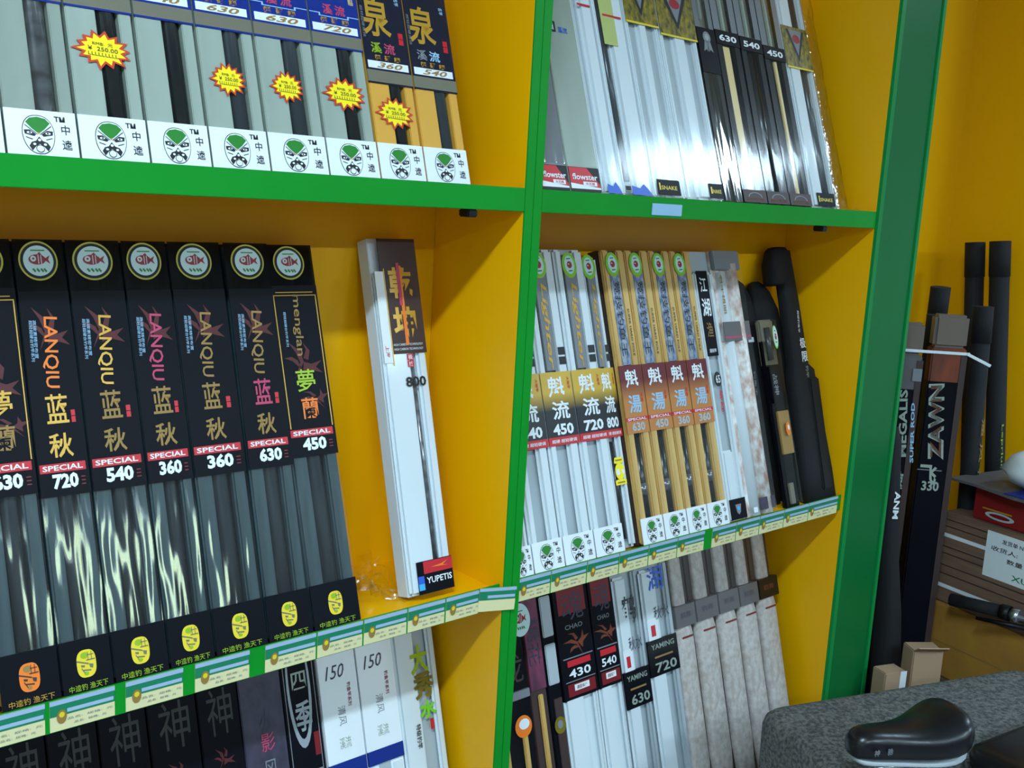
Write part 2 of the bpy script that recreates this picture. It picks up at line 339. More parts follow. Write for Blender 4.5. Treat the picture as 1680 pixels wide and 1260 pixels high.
# ================================================================ boxes: common pieces
TH = .043
ZS = lambda z, lean: z-.0004                         # front bottom edge height
def body(r, w, L, m, recess=.0, t=TH, name='carton_body'):
    return P(r, name, .0008, w-.0008, 0, L, -t, -recess, m, .0012)
def mask_label(r, w, h, sc=1.0, dark=False):
    l = P(r, 'bottom_label', .001, w-.001, .0005, h, -.0012, .0006, 'white', .0002, label='white label with a green and black opera-mask emblem')
    cx, cy = w/2, (h+.0005)/2; dx = lambda x: x-cx; dy = lambda y: y-cy
    mw = min(.040, w*.45)
    FLAT(l, 'emblem', 'mask', MASK, OPERA, dx(w*.45), dy(h*.46), mw, h*.86, .001)
    T(l, 'lettering', '™', dx(w*.76), dy(h*.83), w*.15, h*.12, 'ink', z=.0012)
    T(l, 'lettering', '中', dx(w*.83), dy(h*.60), w*.12, h*.22, 'ink', z=.0012)
    T(l, 'lettering', '逵', dx(w*.83), dy(h*.27), w*.14, h*.22, 'ink', z=.0012)
    return l
def burst(r, cx, cy, w, h):
    b = FLAT(r, 'price_burst', 'burst', BURST, ['burst_red', 'burst_yellow'], cx, cy, w, h, .0010, -2); b['label'] = 'yellow and red starburst price sticker'
    for k, (s, yy, ww, hh) in enumerate((('RMB:  元', .13, .34, .09), ('¥  250.00', .0, .5, .11), ('LLLLLLLLL', -.14, .5, .09))):
        o = T(b, 'price_text', s, 0, yy, ww, hh, 'ink', z=.0011, bold=0)

# ---------------------------------------------------------------- upper left: silver and gold stream rods
TL = [(-.893, None, 's', None), (-.8075, None, 's', None), (-.722, None, 's', ('big', .020)), (-.634, '540', 's', None), (-.550, '630', 's', ('small', .0)), (-.463, '630', 's', ('small', .0)), (-.369, '720', 's', ('big', 0)), (-.280, '360', 'g', ('big', 0)), (-.194, '540', 'g', None), (-.106, None, None, None)]
TLL = ['silver rod box at the left picture edge on the top shelf, mostly cut off', 'silver rod box with a glinting grey rod and no starburst, at the far left', 'silver rod box with the leftmost starburst sticker, on the top shelf', 'silver rod box numbered 540 without a starburst, on the top shelf', 'silver rod box numbered 630 with a small starburst, beside the silver 540 box', 'silver rod box numbered 630 with a small starburst, next to the silver 720 box', 'silver rod box numbered 720 with a large starburst, beside the gold boxes', 'gold rod box numbered 360 with a starburst sticker, on the top shelf', 'gold rod box numbered 540 without a starburst, next to the upright on the top shelf']
for i in range(9):
    X0, num, kd, bst = TL[i]; w = TL[i+1][0]-X0-.001; lean = .31; L = .625
    r = root('rod_box', TLL[i], 'rod box', 'boxed stream rods on the top left shelf', X0, .012, ZS(Z1, lean), lean)
    tray = 'silver' if kd == 's' else 'gold_card'
    body(r, w, L, 'seam', .014)
    o0 = 0 if kd == 's' else -.0455                    # gold boxes carry their upper label lower down
    P(r, 'foam_tray', .002, w*.455, .002, L-.002, -.0142, -.0010, tray, .0012); P(r, 'foam_tray', w*.79, w-.002, .002, L-.002, -.0142, -.0010, tray, .0012)
    CY(r, 'rod', w*.625, -.014, .02, L-.02, w*.155, ('rod_silver' if i == 1 else 'rod_grey' if i in (4, 5, 8) else 'rod_dark'), w*.12)
    P(r, 'window_film', .001, w-.001, .003, L-.003, -.0008, -.0002, 'film_wrinkled' if i == 1 else 'film')
    mask_label(r, w, .0565)
    y1 = .2165+o0
    P(r, 'olive_band', .001, w-.001, y1-.0185, y1, -.001, .0005, 'olive', .0001)
    lb = P(r, 'upper_label', .001, w-.001, y1, L-.03, -.001, .0005, 'blue_label' if kd == 's' else 'navy', .0001)
    P(r, 'edge_line', .001, w-.001, y1-.021, y1-.0185, -.001, .0005, 'blue_label' if kd == 's' else 'navy')
    if i == 0: continue
    bx = P(r, 'number_plate', w*.05, w*.93, y1+.003, y1+.0145, .0004, .0008, 'white')
    if num is None: num = '720'
    T(r, 'number', num, w*.52, y1+.0088, w*.56, .0088, 'tan', z=.0011, shear=.3, bold=.02)
    for k in range(3): T(r, 'lettering', '超硬調'[k], w*(.28+.21*k), y1+.0205, w*.13, .0085, 'gold', z=.0008, bold=.03)
    if kd == 's':
        pts = [(.0, .0305), (.2*w, .0305), (.22*w, .0265), (.76*w, .0265), (.78*w, .0305), (w, .0305)]
        for (xa, ya), (xb, yb) in zip(pts, pts[1:]):
            P(r, 'frame_line', max(.002, min(xa, xb))-.0004, min(w-.002, max(xa, xb))+.0004, y1+min(ya, yb)-.0006, y1+max(ya, yb)+.0006, .0004, .0008, 'pale_blue')
        T(r, 'lettering', '溪', w*.38, y1+.038, w*.20, .016, 'pink', z=.0009, bold=.02); T(r, 'lettering', '流', w*.62, y1+.038, w*.20, .016, 'pink', z=.0009, bold=.02)
        T(r, 'lettering', '精品', w*.86, y1+.055, w*.1, .01, 'cream_card', z=.0009)
    else:
        T(r, 'lettering', '溪', w*.28, y1+.036, w*.24, .017, 'yellow_green' if i == 7 else 'grey', z=.0009, bold=.02); T(r, 'lettering', '流', w*.56, y1+.036, w*.24, .017, 'pink' if i == 7 else 'pale_blue', z=.0009, bold=.02)
        T(r, 'lettering', '泉', w*.36, y1+.085, w*.60, .062, 'gold', z=.0009, bold=.02)
        for k in range(2): P(r, 'seal', w*.80, w*.90, y1+.046+k*.010, y1+.055+k*.010, .0004, .0008, 'red')
        T(r, 'lettering', '超轻超硬竞技', w*.06, y1+.075, .05, .005, 'grey', rot=-90, z=.0009, bold=0)
        T(r, 'lettering', '名竿', w*.85, y1+.115, .012, .008, 'pale_blue', rot=-90, z=.0009)
    if bst:
        s = (.075, .050) if bst[0] == 'big' else (.055, .046)
        burst(r, w*(.49 if bst[0] == 'big' else .45), .1255+bst[1]*.9 if kd == 's' else .105, s[0]*(1 if i != 7 else .95), s[1])

# ---------------------------------------------------------------- upper right: white, black and bagged rods
TRX = [.050, .119, .199, .257, .343, .441, .559, .622, .706, .789, .874, .979, 1.103]
TRL = ['grey rod box with a red label beside the upright, partly hidden, top right shelf', 'pale grey wide rod box with a red label and blue-black print, second from the upright', 'narrow white rod box with a red dash on top and blue foot print', 'white rod box with a yellow-green strip on top and blue foot print', 'white rod box with a gold diamond label, nearer the upright', 'white rod box with a gold diamond label, beside the black ribbon box', 'black rod box with a grey prize ribbon on its card, top right shelf', 'black rod box numbered 630 with a broad cream strip', 'black rod box numbered 540 with a bright glint, top right shelf', 'black rod box numbered 450 with a thin gold strip', 'white rod box with a gold diamond label between the black boxes and the wrapped tube']
def snake_label(r, w, y, sc=1.0):
    P(r, 'top_label', .001, w-.001, y, y+.10, -.0004, .0008, 'olive_gold', .0002, label='gold patterned label with a pale diamond')
    P(r, 'label_edge', .001, w-.001, y, y+.004, .0008, .0011, 'yellow_print')
    FLAT(r, 'emblem', 'dia', [([(-.5, .5), (.5, .5), (0, -.5)], 0, 0), ([(-.36, .5), (.36, .5), (0, -.3)], 1, 1), (ell(0, .22, .2, .14, 12), 2, 2)], ['ink', 'grey', 'fish_red'], w*.5, y+.055, w*.7, .075, .0010)
for i in range(11):
    X0 = TRX[i]; w = TRX[i+1]-X0-.0012; lean = .33; L = .63
    r = root('rod_box', TRL[i], 'rod box', 'boxed rods on the top right shelf', X0, .012, ZS(Z1, lean), lean)
    if i in (0, 1):
        body(r, w, L, 'grey' if i == 0 else 'silver'); P(r, 'window_film', .001, w-.001, .05, L-.003, .0002, .0006, 'film_wrinkled' if i == 0 else 'film')
        lb = P(r, 'foot_label', .001, w-.001, .0015, .046, .0002, .0010, 'ink', .0002); h = .046
        FLAT(r, 'label_flash', 'flash', [([(-.5, -.5), (.5, -.5), (.5, -.3), (.1, .5), (-.5, .5)], 0, 0), ([(-.5, -.5), (.5, -.5), (.5, -.42), (-.5, -.24)], 1, 1)], ['red', 'white'], w/2, .0255, w-.004, .039, .0012)
        T(r, 'lettering', 'flowster', w*.5, .028, w*.8, .011, 'white', z=.0019, bold=.02); P(r, 'size_tag', w*.42, w*.86, .012, .0195, .0014, .0018, 'white', .0002); T(r, 'size_text', '水无痕', w*.64, .0158, w*.3, .005, 'red', z=.0021)
        if i == 1:
            P(r, 'print_block', w*.06, w*.34, .295, .315, .0006, .0010, 'ink'); T(r, 'lettering', '極', w*.2, .305, w*.16, .013, 'white', z=.0014); T(r, 'lettering', '溪流', w*.56, .301, w*.3, .011, 'blue', z=.0010)
    elif i in (2, 3, 4, 5, 10):
        body(r, w, L, 'grey_and_shade_foam', .011)  # trough floor darker than the rails: painted shade of a white tray
        sx = {2: .36, 3: .40, 4: .34, 5: .33, 10: .08}[i]
        ex = {2: 1, 3: 1, 4: .66, 5: .70, 10: .55}[i]
        P(r, 'foam_rail', w*sx, w*ex-.001, .002, L-.002, -.020, -.0012, 'white_foam', .0065)
        P(r, 'foam_rail', .001, w*.10, .002, L-.002, -.016, -.0012, 'white_foam', .003)
        if ex < 1: P(r, 'foam_rail', w*.90, w-.001, .002, L-.002, -.016, -.0012, 'white_foam', .003)
        if i in (3, 10): CY(r, 'rod', w*(.25 if i == 3 else .72), -.011, .03, .5, w*.1, 'rod_grey', w*.08)
        P(r, 'window_film', .001, w-.001, .002, L-.002, -.0008, -.0002, 'film')
        if i in (2, 3):
            P(r, 'red_dash', w*.25, w*.85, .358 if i == 2 else .348, .362 if i == 2 else .352, .0002, .0006, 'red')
            FLAT(r, 'foot_print', 'splash', [([(-.5, -.5), (.5, -.5), (.3, .1), (.1, .5), (-.1, .1), (-.5, .3)], 0, 0)], ['blue'], w*.62, .013, w*.66, .022, .0004)
            if i == 3: P(r, 'paper_strip', w*.18, w*.62, .292, .62, -.0002, .0003, 'dull_lime', label='faded yellow-green paper strip'); P(r, 'sticker', w*.08, w*.25, .010, .018, .0002, .0006, 'ink', .0001)
        else:
            snake_label(r, w, {4: .347, 5: .336, 10: .326}[i])
            q0, q1 = {4: (.12, .80), 5: (.60, .98), 10: (.24, .92)}[i]
            P(r, 'foot_label', w*q0, w*q1, .006, .036, .0002, .0010, 'black_card', .0002); T(r, 'lettering', 'SNAKE', w*(q0+q1)/2, .020, w*(q1-q0)*.7, .008, 'yellow_print', z=.0014); T(r, 'lettering', 'l', w*(q0+.06), .022, w*.04, .014, 'yellow_print', z=.0014)
    else:
        body(r, w, L, 'black_card', .010)
        P(r, 'black_rail', .001, w*.28, .002, L-.002, -.0102, -.0012, 'black_card', .002); P(r, 'black_rail', w*.74, w-.001, .002, L-.002, -.0102, -.0012, 'black_card', .002)
        if i == 7: P(r, 'cream_strip', w*.30, w*.62, .03, .345, -.0101, -.006, 'cream_card', .001, label='broad cream inlay behind the film')
        elif i == 9: P(r, 'gold_strip', w*.50, w*.62, .03, .335, -.0101, -.005, 'cream_card', .001, label='thin gold inlay')
        else: CY(r, 'rod', w*.5, -.010, .03, .34, w*.16, 'rod_dark', w*.12)
        P(r, 'window_film', .001, w-.001, .002, L-.002, -.0008, -.0002, 'film_wrinkled' if i == 6 else 'film')
        y = {6: .372, 7: .352, 8: .350, 9: .342}[i]
        if i == 6:
            P(r, 'card', .001, w-.001, .275, y, -.0002, .0006, 'black_card'); FLAT(r, 'emblem', 'ribbon', RIBBON, ['grey', 'silver'], w*.5, .343, w*.5, .045, .0009)
        else:
            P(r, 'card', .001, w-.001, y-.007, y+.024, -.0002, .0006, 'black_card'); T(r, 'number', {7: '630', 8: '540', 9: '450'}[i], w*.5, y+.008, w*.72, .014, 'white', z=.0010, bold=.03)
        P(r, 'upper_card', w*.28, w*.74, y+.024 if i != 6 else y, L-.01, -.0100, -.0085, 'olive'); P(r, 'side_card', .0012, w*.27, y+.024 if i != 6 else y, L-.01, -.0012, -.0009, 'grey'); P(r, 'side_card', w*.75, w-.0012, y+.024 if i != 6 else y, L-.01, -.0012, -.0009, 'grey'); P(r, 'upper_film', .001, w-.001, y+.024 if i != 6 else y, L-.004, -.0002, .0004, 'film'); P(r, 'handle', w*.42, w*.55, y+.02, L-.03, -.009, -.003, 'silver', .002)
        if i != 6:
            P(r, 'foot_label', .001, w-.001, .003, .030, .0002, .0010, 'brown', .0002); FLAT(r, 'foot_arc', 'arc', [(ell(0, 0, .5, .5, 16, 0, PI)+ell(0, 0, .42, .42, 16, PI, 0), 0, 0)], ['grey'], w*.5, .014, w*.6, .022, .0013); T(r, 'lettering', '魔力溪流', w*.5, .010, w*.72, .008, 'rust', z=.0014)
# wrapped tube at the right end
r = root('wrapped_rod_tube', 'grey rod tube wrapped in crinkled clear plastic at the right end of the top shelf', 'rod tube', None, .979, .05, Z1-LIP+.012, .33)
CY(r, 'tube', .040, -.02, 0, .62, .028, 'grey_and_shade_foam'); P(r, 'card', .074, .108, 0, .62, -.04, -.03, 'brown', .002)
P(r, 'yellow_mark', .085, .106, .075, .125, -.0299, -.029, 'yellow_print', .0002); P(r, 'white_mark', .082, .112, .004, .034, -.0299, -.029, 'white', .0002)
wr = []
for k in range(26):
    y = .62*k/25; rr = random.Random(k); wr.append([(.058+.060*math.cos(t)*(1+rr.uniform(-.06, .06)), y, -.020+.031*math.sin(t)*(1+rr.uniform(-.08, .08))) for t in [2*PI*j/24 for j in range(24)]])
LOFT(r, 'plastic_wrap', wr, 'film_bag', cap=False)
skirt = LOFT(r, 'wrap_end', [[(.0+.13*k/11, .004-.012*j-.006*math.sin(k*.9), .010+.012*j+.004*math.sin(k*2.1)) for k in range(12)] for j in range(3)], 'film_bag', cap=False)

# ---------------------------------------------------------------- middle left: black boxes
MLX = [-.833, -.757, -.688, -.610, -.541, -.456, -.378, -.2905]
MLN = ['630', '720', '540', '360', '360', '630', '450']
MLL = ['black rod box numbered 630 at the left picture edge with a gleaming white patch', 'black rod box numbered 720 with bright orange-gold lettering, second on the middle shelf', 'black rod box numbered 540 with a bright white gleam under its number', 'black rod box numbered 360 beside the black 540 box', 'black rod box numbered 360 beside the black 630 box with violet characters', 'black rod box numbered 630 with violet and pink characters', 'black rod box numbered 450 in a gold frame line, last of the black boxes']
GOLDS = [('gold', 'gold'), ('orange', 'gold'), ('gold', 'tan'), ('pink', 'tan'), ('tan', 'tan'), ('tan', 'pink'), ('tan', 'orange')]
for i in range(7):
    X0 = MLX[i]; w = MLX[i+1]-X0-.0015; lean = .295 if i < 6 else .31; L = .617
    meng = i in (0, 6)
    r = root('rod_box', MLL[i], 'rod box', 'black boxed rods on the middle left shelf', X0, .012, ZS(Z2, lean), lean, tilt=-.006 if i == 5 else 0)
    body(r, w, L, 'seam', .016)
    P(r, 'foam_tray', .002, w*.34, .004, L-.004, -.0162, -.0025, 'teal_foam', .003); P(r, 'foam_tray', w*.72, w-.002, .004, L-.004, -.0162, -.0025, 'teal_foam', .003)
    CY(r, 'rod', w*.53, -.016, .03, L-.03, w*.16, 'rod_grey', w*.13)
    P(r, 'window_film', .001, w-.001, .06, .28, -.0012, -.0004, 'film_wrinkled'); P(r, 'top_film', .001, w-.001, .54, L-.001, -.0012, -.0004, 'smoke_film')
    yb, yt = (.2635, .5435) if not meng else (.272, .549)
    P(r, 'main_label', .0008, w-.0008, yb, yt, -.0012, .0005, 'black_card', .0002)
    P(r, 'foot_label', .0008, w-.0008, .0005, .070, -.0012, .0005, 'black_card', .0002)
    m = ['yellow_print', 'olive', 'yellow_green'] if i else ['orange', 'brown', 'tan']
    FLAT(r, 'emblem', 'gmask', GMASK, m, w*.50, .0365, .0255, .037, .0008)
    T(r, 'lettering', '中逵钓 渔天下', w*.5, .0065, w*.76, .0085, 'yellow_green' if i else 'gold', z=.0009, bold=0)
    sx = .47 if i != 5 else .5
    sk = FLAT(r, 'fish_sticker', 'fish', FISH, ['ring_yellow', 'black', 'disc_white', 'fish_red', 'logo_green'], w*sx, .586, min(.056, w*.76), .055, .0008); sk['label'] = 'round white sticker with a red fish in a yellow ring'
    g1, g2 = GOLDS[i]
    FLAT(r, 'flame_print', 'flame', FLAME, ['flame'], w*.5, .495 if not meng else .43, w*.75, .06, .0007, 8)
    if not meng:
        T(r, 'lettering', 'LANQIU', w*.50, .4595, .098, .021, g1, rot=-94, z=.0010, bold=.012)
        T(r, 'small_print', '超轻超硬台钓竿系列', w*.17, .476, .056, .0045, 'pale_blue', rot=-92, z=.0009, bold=0); T(r, 'small_print', '高碳素精密布置', w*.245, .478, .052, .0045, 'pale_blue', rot=-92, z=.0009, bold=0)
        T(r, 'lettering', '蓝', w*.50, .382, .029, .040, g2, z=.0010, bold=.01); T(r, 'lettering', '秋', w*.50, .332, .031, .033, g2 if i < 5 else 'tan', z=.0010, bold=.015)
        for k in range(2): P(r, 'seal', w*.76, w*.84, .362+k*.009, .370+k*.009, .0005, .0009, 'red')
        ys = .296
    else:
        for a in ((.05, .95, .532, .5335), (.05, .07, .318, .532), (.93, .95, .318, .532)): P(r, 'frame_line', w*a[0], w*a[1], a[2], a[3], .0005, .0009, 'gold')
        P(r, 'frame_line', w*.11, w*.89, .537, .5385, .0005, .0009, 'gold')
        T(r, 'lettering', 'menglan', w*.48, .484, .100, .018, g1, rot=-93, z=.0010, bold=.006)
        T(r, 'small_print', '超轻超硬台钓竿系列', w*.23, .478, .056, .0045, 'pale_blue', rot=-92, z=.0009, bold=0)
        T(r, 'lettering', '夢', w*.50, .394, .034, .036, 'yellow_green' if i else 'gold', z=.0010, bold=.01); T(r, 'lettering', '蘭', w*.52, .349, .030, .034, 'orange' if i else 'tan', z=.0010, bold=.01)
        FLAT(r, 'flame_print', 'flame2', FLAME, ['flame'], w*.62, .365, w*.4, .05, .0007, 70)
        ys = .304
    P(r, 'red_band', w*.04, w*.93, ys, ys+.0118, .0005, .0009, 'red'); T(r, 'lettering', 'SPECIAL', w*.48, ys+.006, w*.78, .0072, 'white', z=.0012, bold=.02)
    T(r, 'number', MLN[i], w*.51, ys-.0125, w*.50, .0205, 'white', z=.0010, bold=.045)
    for k in range(3): P(r, 'print_bar', w*.82, w*.90, ys-.020+k*.005, ys-.0185+k*.005, .0005, .0008, 'dark_red')

# ---------------------------------------------------------------- middle left: lone white box by the upright
r = root('rod_box', 'lone white rod box with gold and purple top label leaning by the upright', 'rod box', None, -.172, .040, Z2-.0004, .27, tilt=0)
w = .094; L = .625
body(r, w, L, 'white_foam', .012)
P(r, 'foam_rail', .001, w*.62, .002, L-.06, -.0122, -.0012, 'white_foam', .005); P(r, 'foam_rail', w*.76, w-.001, .002, L-.06, -.0122, -.0012, 'white_foam', .005)
CY(r, 'rod', w*.69, -.011, .03, .42, .006, 'rod_silver', .004)
P(r, 'window_film', .001, w-.001, .002, L-.001, -.0006, 0, 'film')
P(r, 'top_card', w*.14, w-.001, .42, L-.002, -.001, .0005, 'brown', .0002, label='dark purple top card with gold characters')
P(r, 'paper_slip', .001, w*.20, .405, .565, .0004, .0008, 'white'); T(r, 'lettering', '上海', w*.1, .425, .02, .008, 'red', rot=-90, z=.0012)
P(r, 'gold_line', w*.205, w*.225, .40, .57, .0004, .0009, 'gold')
for s, y, m in (('乾', .545, 'gold'), ('坤', .475, 'gold')): T(r, 'lettering', s, w*.56, y, w*.52, .055, m, z=.0010, bold=.03)
P(r, 'foil_stroke', w*.53, w*.60, .435, .575, .0010, .0013, 'orange', label='orange foil stroke'); P(r, 'foil_stroke', w*.49, w*.56, .505, .58, .0013, .0015, 'pink')
for y in (.436, .428): T(r, 'small_print', 'HIGH CARBON TECHNOLOGY', w*.58, y, w*.66, .004, 'white', z=.0010, bold=0)
for k in range(2): P(r, 'seal', w*.52, w*.66, .396+k*.012, .407+k*.012, .0004, .0008, 'red'); T(r, 'lettering', '极技'[k], w*.59, .4135-k*.012, w*.1, .008, 'white', z=.0012)
T(r, 'number', '800', w*.66, .370, w*.46, .018, 'ink', z=.0006, bold=.03)
f = P(r, 'foot_label', w*.18, w-.001, .002, .058, -.0004, .0010, 'black_card', .0002, label='red, blue and black foot label')
P(f, 'red_field', -w*.26, w*.40, .006, .027, .001, .0014, 'red'); P(f, 'blue_square', -w*.40, -w*.27, -.010, .003, .001, .0014, 'blue'); P(f, 'cyan_square', -w*.40, -w*.27, -.021, -.010, .001, .0014, 'cyan')
T(f, 'lettering', 'YUPETIS', w*.07, -.006, w*.58, .011, 'white', z=.0018, bold=.02); FLAT(f, 'swoosh', 'swoosh', [([(-.5, -.1), (.1, .1), (.5, .5), (.2, -.1), (.5, -.3), (0, -.2)], 0, 0)], ['orange'], w*.1, .017, w*.4, .012, .0018)
P(r, 'clear_foot', .002, w-.002, -.020, .0, -.012, -.002, 'film', .0005)

# crumpled clear film left on the shelf beside it
rr = random.Random(4)
def crumple(name, label, loc, sx, sy, hz, seed, rz=0.):
    q = random.Random(seed); n = 14; bm = bmesh.new(); g = []
    for i in range(n):
        g.append([bm.verts.new(((i/(n-1)-.5)*sx+q.uniform(-.006, .006), (j/(n-1)-.5)*sy+q.uniform(-.006, .006), max(.001, hz*(.3+.7*math.sin(2.2*i/n+seed)*math.cos(3*j/n))+q.uniform(-.012, .012)))) for j in range(n)])
    for i in range(n-1):
        for j in range(n-1): bm.faces.new((g[i][j], g[i+1][j], g[i+1][j+1], g[i][j+1]))
    o = link(name, mesh(bm, 'film_bag'), None, loc); o.rotation_euler = (0, 0, rz); o['label'] = label; o['category'] = 'plastic film'; return o
crumple('plastic_film', 'crumpled clear plastic film lying on the yellow shelf left of the lone white box', (-.205, .135, Z2-LIP), .13, .15, .05, 2)

# ---------------------------------------------------------------- middle right
MRX = [.0395, .088, .168, .252, .336, .389, .459, .535, .605, .677, .749, .851]
MRK = ['w', 'w', 'w', 'w', 'd', 'g', 'g', 'g', 'g', 'i', 'j']
MRN = [None, '540', '450', '720', '800', '630', '450', '360', '360', None, None]
MRL = ['white rod box mostly hidden behind the upright, with only its mask label showing', 'white rod box numbered 540 beside the upright on the middle shelf', 'white rod box with a yellow-black label, second from the upright, numbered 450', 'white rod box with a yellow-black label, beside the narrow one with the lantern sticker', 'narrow white rod box numbered 800 with a yellow lantern sticker', 'gold rod box numbered 630 with a brown label, nearest the white boxes', 'gold rod box numbered 450 with a brown label', 'gold rod box numbered 360 with a brown label, third of the gold boxes', 'gold rod box numbered 360 with a brown label, beside the black and white river box', 'white rod box with a long black label and a round 65 mark', 'blotchy white and brown rod box with a grey band, beside the black bags']
for i in range(11):
    X0 = MRX[i]; w = MRX[i+1]-X0-.0012; lean = .300; L = .617; k = MRK[i]
    if i == 4: L = .605
    r = root('rod_box', MRL[i], 'rod box', 'boxed rods on the middle right shelf', X0, .012+(.012 if i == 4 else 0), ZS(Z2, lean)-(.004 if i == 4 else 0), lean)
    if k in 'wd':
        body(r, w, L, 'grey_and_shade_foam', .014)  # white moulded tray; shade of its trough painted as grey
        P(r, 'foam_rail', .001, w*.27, .002, L-.002, -.0142, -.0012, 'white_foam', .005); P(r, 'foam_rail', w*.62, w-.001, .002, L-.002, -.0142, -.0012, 'white_foam', .006)
        if k == 'd': CY(r, 'rod', w*.46, -.012, .02, .22, w*.14, 'rod_dark', w*.12)
        P(r, 'window_film', .001, w-.001, .002, L-.001, -.0006, 0, 'film')
        if i < 1: mask_label(r, w, .055); continue
        P(r, 'vertical_card', w*.27, w*.62, .374, L-.02, -.004, .0004, 'grey', .0002, label='grey strip with gold letters running down')
        T(r, 'lettering', 'Lighter', w*.45, .461, .172, w*.23, 'gold', rot=-92, z=.0010, bold=.02, shear=.2)
        for q in range(2): P(r, 'ink_block', w*.70, w*.92, .385+q*.019, .400+q*.019, .0002, .0006, 'ink')
        lb = LOFT(r, 'main_label', [[(.001, .2445, z), (w-.001, .2445, z), (w-.001, .371, z), (.001, .371, z)] for z in (-.001, .0006)], 'yellow_to_black', smooth=False)
        P(r, 'red_band', .001, w-.001, .2285, .2445, -.001, .0008, 'red'); T(r, 'lettering', '超硬 超轻硬调', w*.5, .2365, w*.8, .007, 'white', z=.0012, bold=.01)
        T(r, 'lettering', '魁', w*.46, .342, w*.52, .040, 'white', z=.0010, bold=.02); T(r, 'lettering', '流', w*.52, .296, w*.56, .036, 'white', z=.0010, bold=.02); T(r, 'lettering', '大物竿', w*.87, .348, .024, w*.09, 'red', rot=-90, z=.0010)
        T(r, 'number', MRN[i], w*.52, .259, w*.66, .022, 'white', z=.0010, bold=.035)
        if i > 1:
            sk = FLAT(r, 'oval_sticker', 'oval', OVAL, ['yellow_green', 'lime', 'disc_white', 'fish_red', 'logo_green'], w*(.45 if i < 4 else .4), .582, .040, .052, .0008, 5); sk['label'] = 'oval green and yellow sticker with a red centre'
        if i < 4: mask_label(r, w, .056)
        else:
            sk = FLAT(r, 'lantern_sticker', 'lantern', LANTERN, ['burst_yellow', 'white', 'tan'], w*.52, .158, w*.62, .060, .0012); sk['label'] = 'bright yellow lantern-shaped sticker'
    elif k == 'g':
        body(r, w, L, 'brown', .014)
        P(r, 'foam_tray', .001, w*.32, .002, L-.002, -.0142, -.0012, 'gold_tray', .003); P(r, 'foam_tray', w*.66, w-.001, .002, L-.002, -.0142, -.0012, 'gold_tray', .003)
        CY(r, 'rod', w*.49, -.013, .03, .23, w*.15, 'rod_dark', w*.14); CY(r, 'ferrule', w*.49, -.013, .10, .125, w*.16, 'rod_silver')
        P(r, 'window_film', .001, w-.001, .002, L-.001, -.0006, 0, 'film')
        P(r, 'foil_card', w*.22, w*.62, .372, L-.03, -.003, .0002, 'foil', .0002, label='holographic foil strip'); T(r, 'lettering', '竞技钓鱼王', w*.42, .47, .16, w*.26, 'ink', rot=-91, z=.0008, bold=0)
        T(r, 'small_print', 'SUPER HARD POLE', w*.80, .44, .1, .005, 'ink', rot=-90, z=.0006)
        sk = FLAT(r, 'oval_sticker', 'oval', OVAL, ['yellow_green', 'lime', 'disc_white', 'fish_red', 'logo_green'], w*.38, .584, .040, .052, .0008, 5); sk['label'] = 'oval green and yellow sticker with a red centre'
        LOFT(r, 'main_label', [[(.001, .229, z), (w-.001, .229, z), (w-.001, .371, z), (.001, .371, z)] for z in (-.001, .0006)], 'maroon_to_tan', smooth=False)
        P(r, 'red_band', .001, w-.001, .2545, .2625, .0005, .0009, 'red'); T(r, 'lettering', 'SPECIAL', w*.5, .2585, w*.84, .0055, 'white', z=.0012)
        T(r, 'lettering', '魁', w*.5, .343, w*.56, .038, 'white', z=.0010, bold=.02); T(r, 'lettering', '湯', w*.5, .290, w*.56, .038, 'pale_blue', z=.0010, bold=.02); T(r, 'lettering', '限量', w*.84, .302, .02, .006, 'red', rot=-90, z=.0010)
        T(r, 'number', MRN[i], w*.52, .2425, w*.56, .018, 'grey_and_shade_foam', z=.0010, bold=.035)
        mask_label(r, w, .054)
    elif k == 'i':
        body(r, w, L, 'grey_and_shade_foam', .012)
        P(r, 'foam_rail', .001, w*.22, .002, L-.05, -.0122, -.0012, 'white_foam', .004); P(r, 'foam_rail', w*.72, w-.001, .002, L-.05, -.0122, -.0012, 'white_foam', .005); P(r, 'foam_rail', w*.2, w*.74, .002, .16, -.0122, -.004, 'white_foam', .005)
        P(r, 'window_film', .001, w-.001, .002, L-.001, -.0006, 0, 'film')
        P(r, 'main_label', w*.12, w*.66, .375, .570, -.001, .0005, 'black_card', .0002, label='long black label with white brush characters')
        T(r, 'lettering', '江', w*.38, .538, w*.34, .034, 'white', z=.0010); T(r, 'lettering', '湖', w*.38, .486, w*.42, .042, 'white', z=.0010, bold=.02); T(r, 'lettering', '渔', w*.40, .435, w*.3, .034, 'tan', z=.0010, bold=0); T(r, 'number', '超轻竿', w*.4, .387, w*.34, .009, 'white', z=.0010)
        FLAT(r, 'round_mark', 'r65', [(ell(0, 0, .5, .5, 24), 0, 0), (ell(0, 0, .43, .43, 24), 1, 1)], ['ink', 'ink'], w*.42, .322, w*.36, .034, .0006); T(r, 'number', '65', w*.42, .322, w*.22, .018, 'white', z=.0016)
        T(r, 'lettering', '鲫鲤', w*.46, .272, .05, w*.14, 'red', rot=-92, z=.0006)
        P(r, 'foot_label', w*.10, w*.90, .004, .050, -.0004, .0010, 'black_card', .0002); FLAT(r, 'emblem', 'shield', [([(-.5, .4), (.5, .4), (.3, -.3), (0, -.5), (-.3, -.3)], 0, 0), (ell(0, .05, .22, .2, 10), 1, 1)], ['grey', 'cyan'], w*.5, .027, w*.3, .026, .0013)
    else:
        body(r, w, L, 'blotch', .008)
        CY(r, 'foam_tube', w*.30, -.012, .002, L-.05, w*.16, 'white_foam', w*.16); CY(r, 'foam_tube', w*.72, -.014, .002, L-.03, w*.22, 'blotch', w*.2)
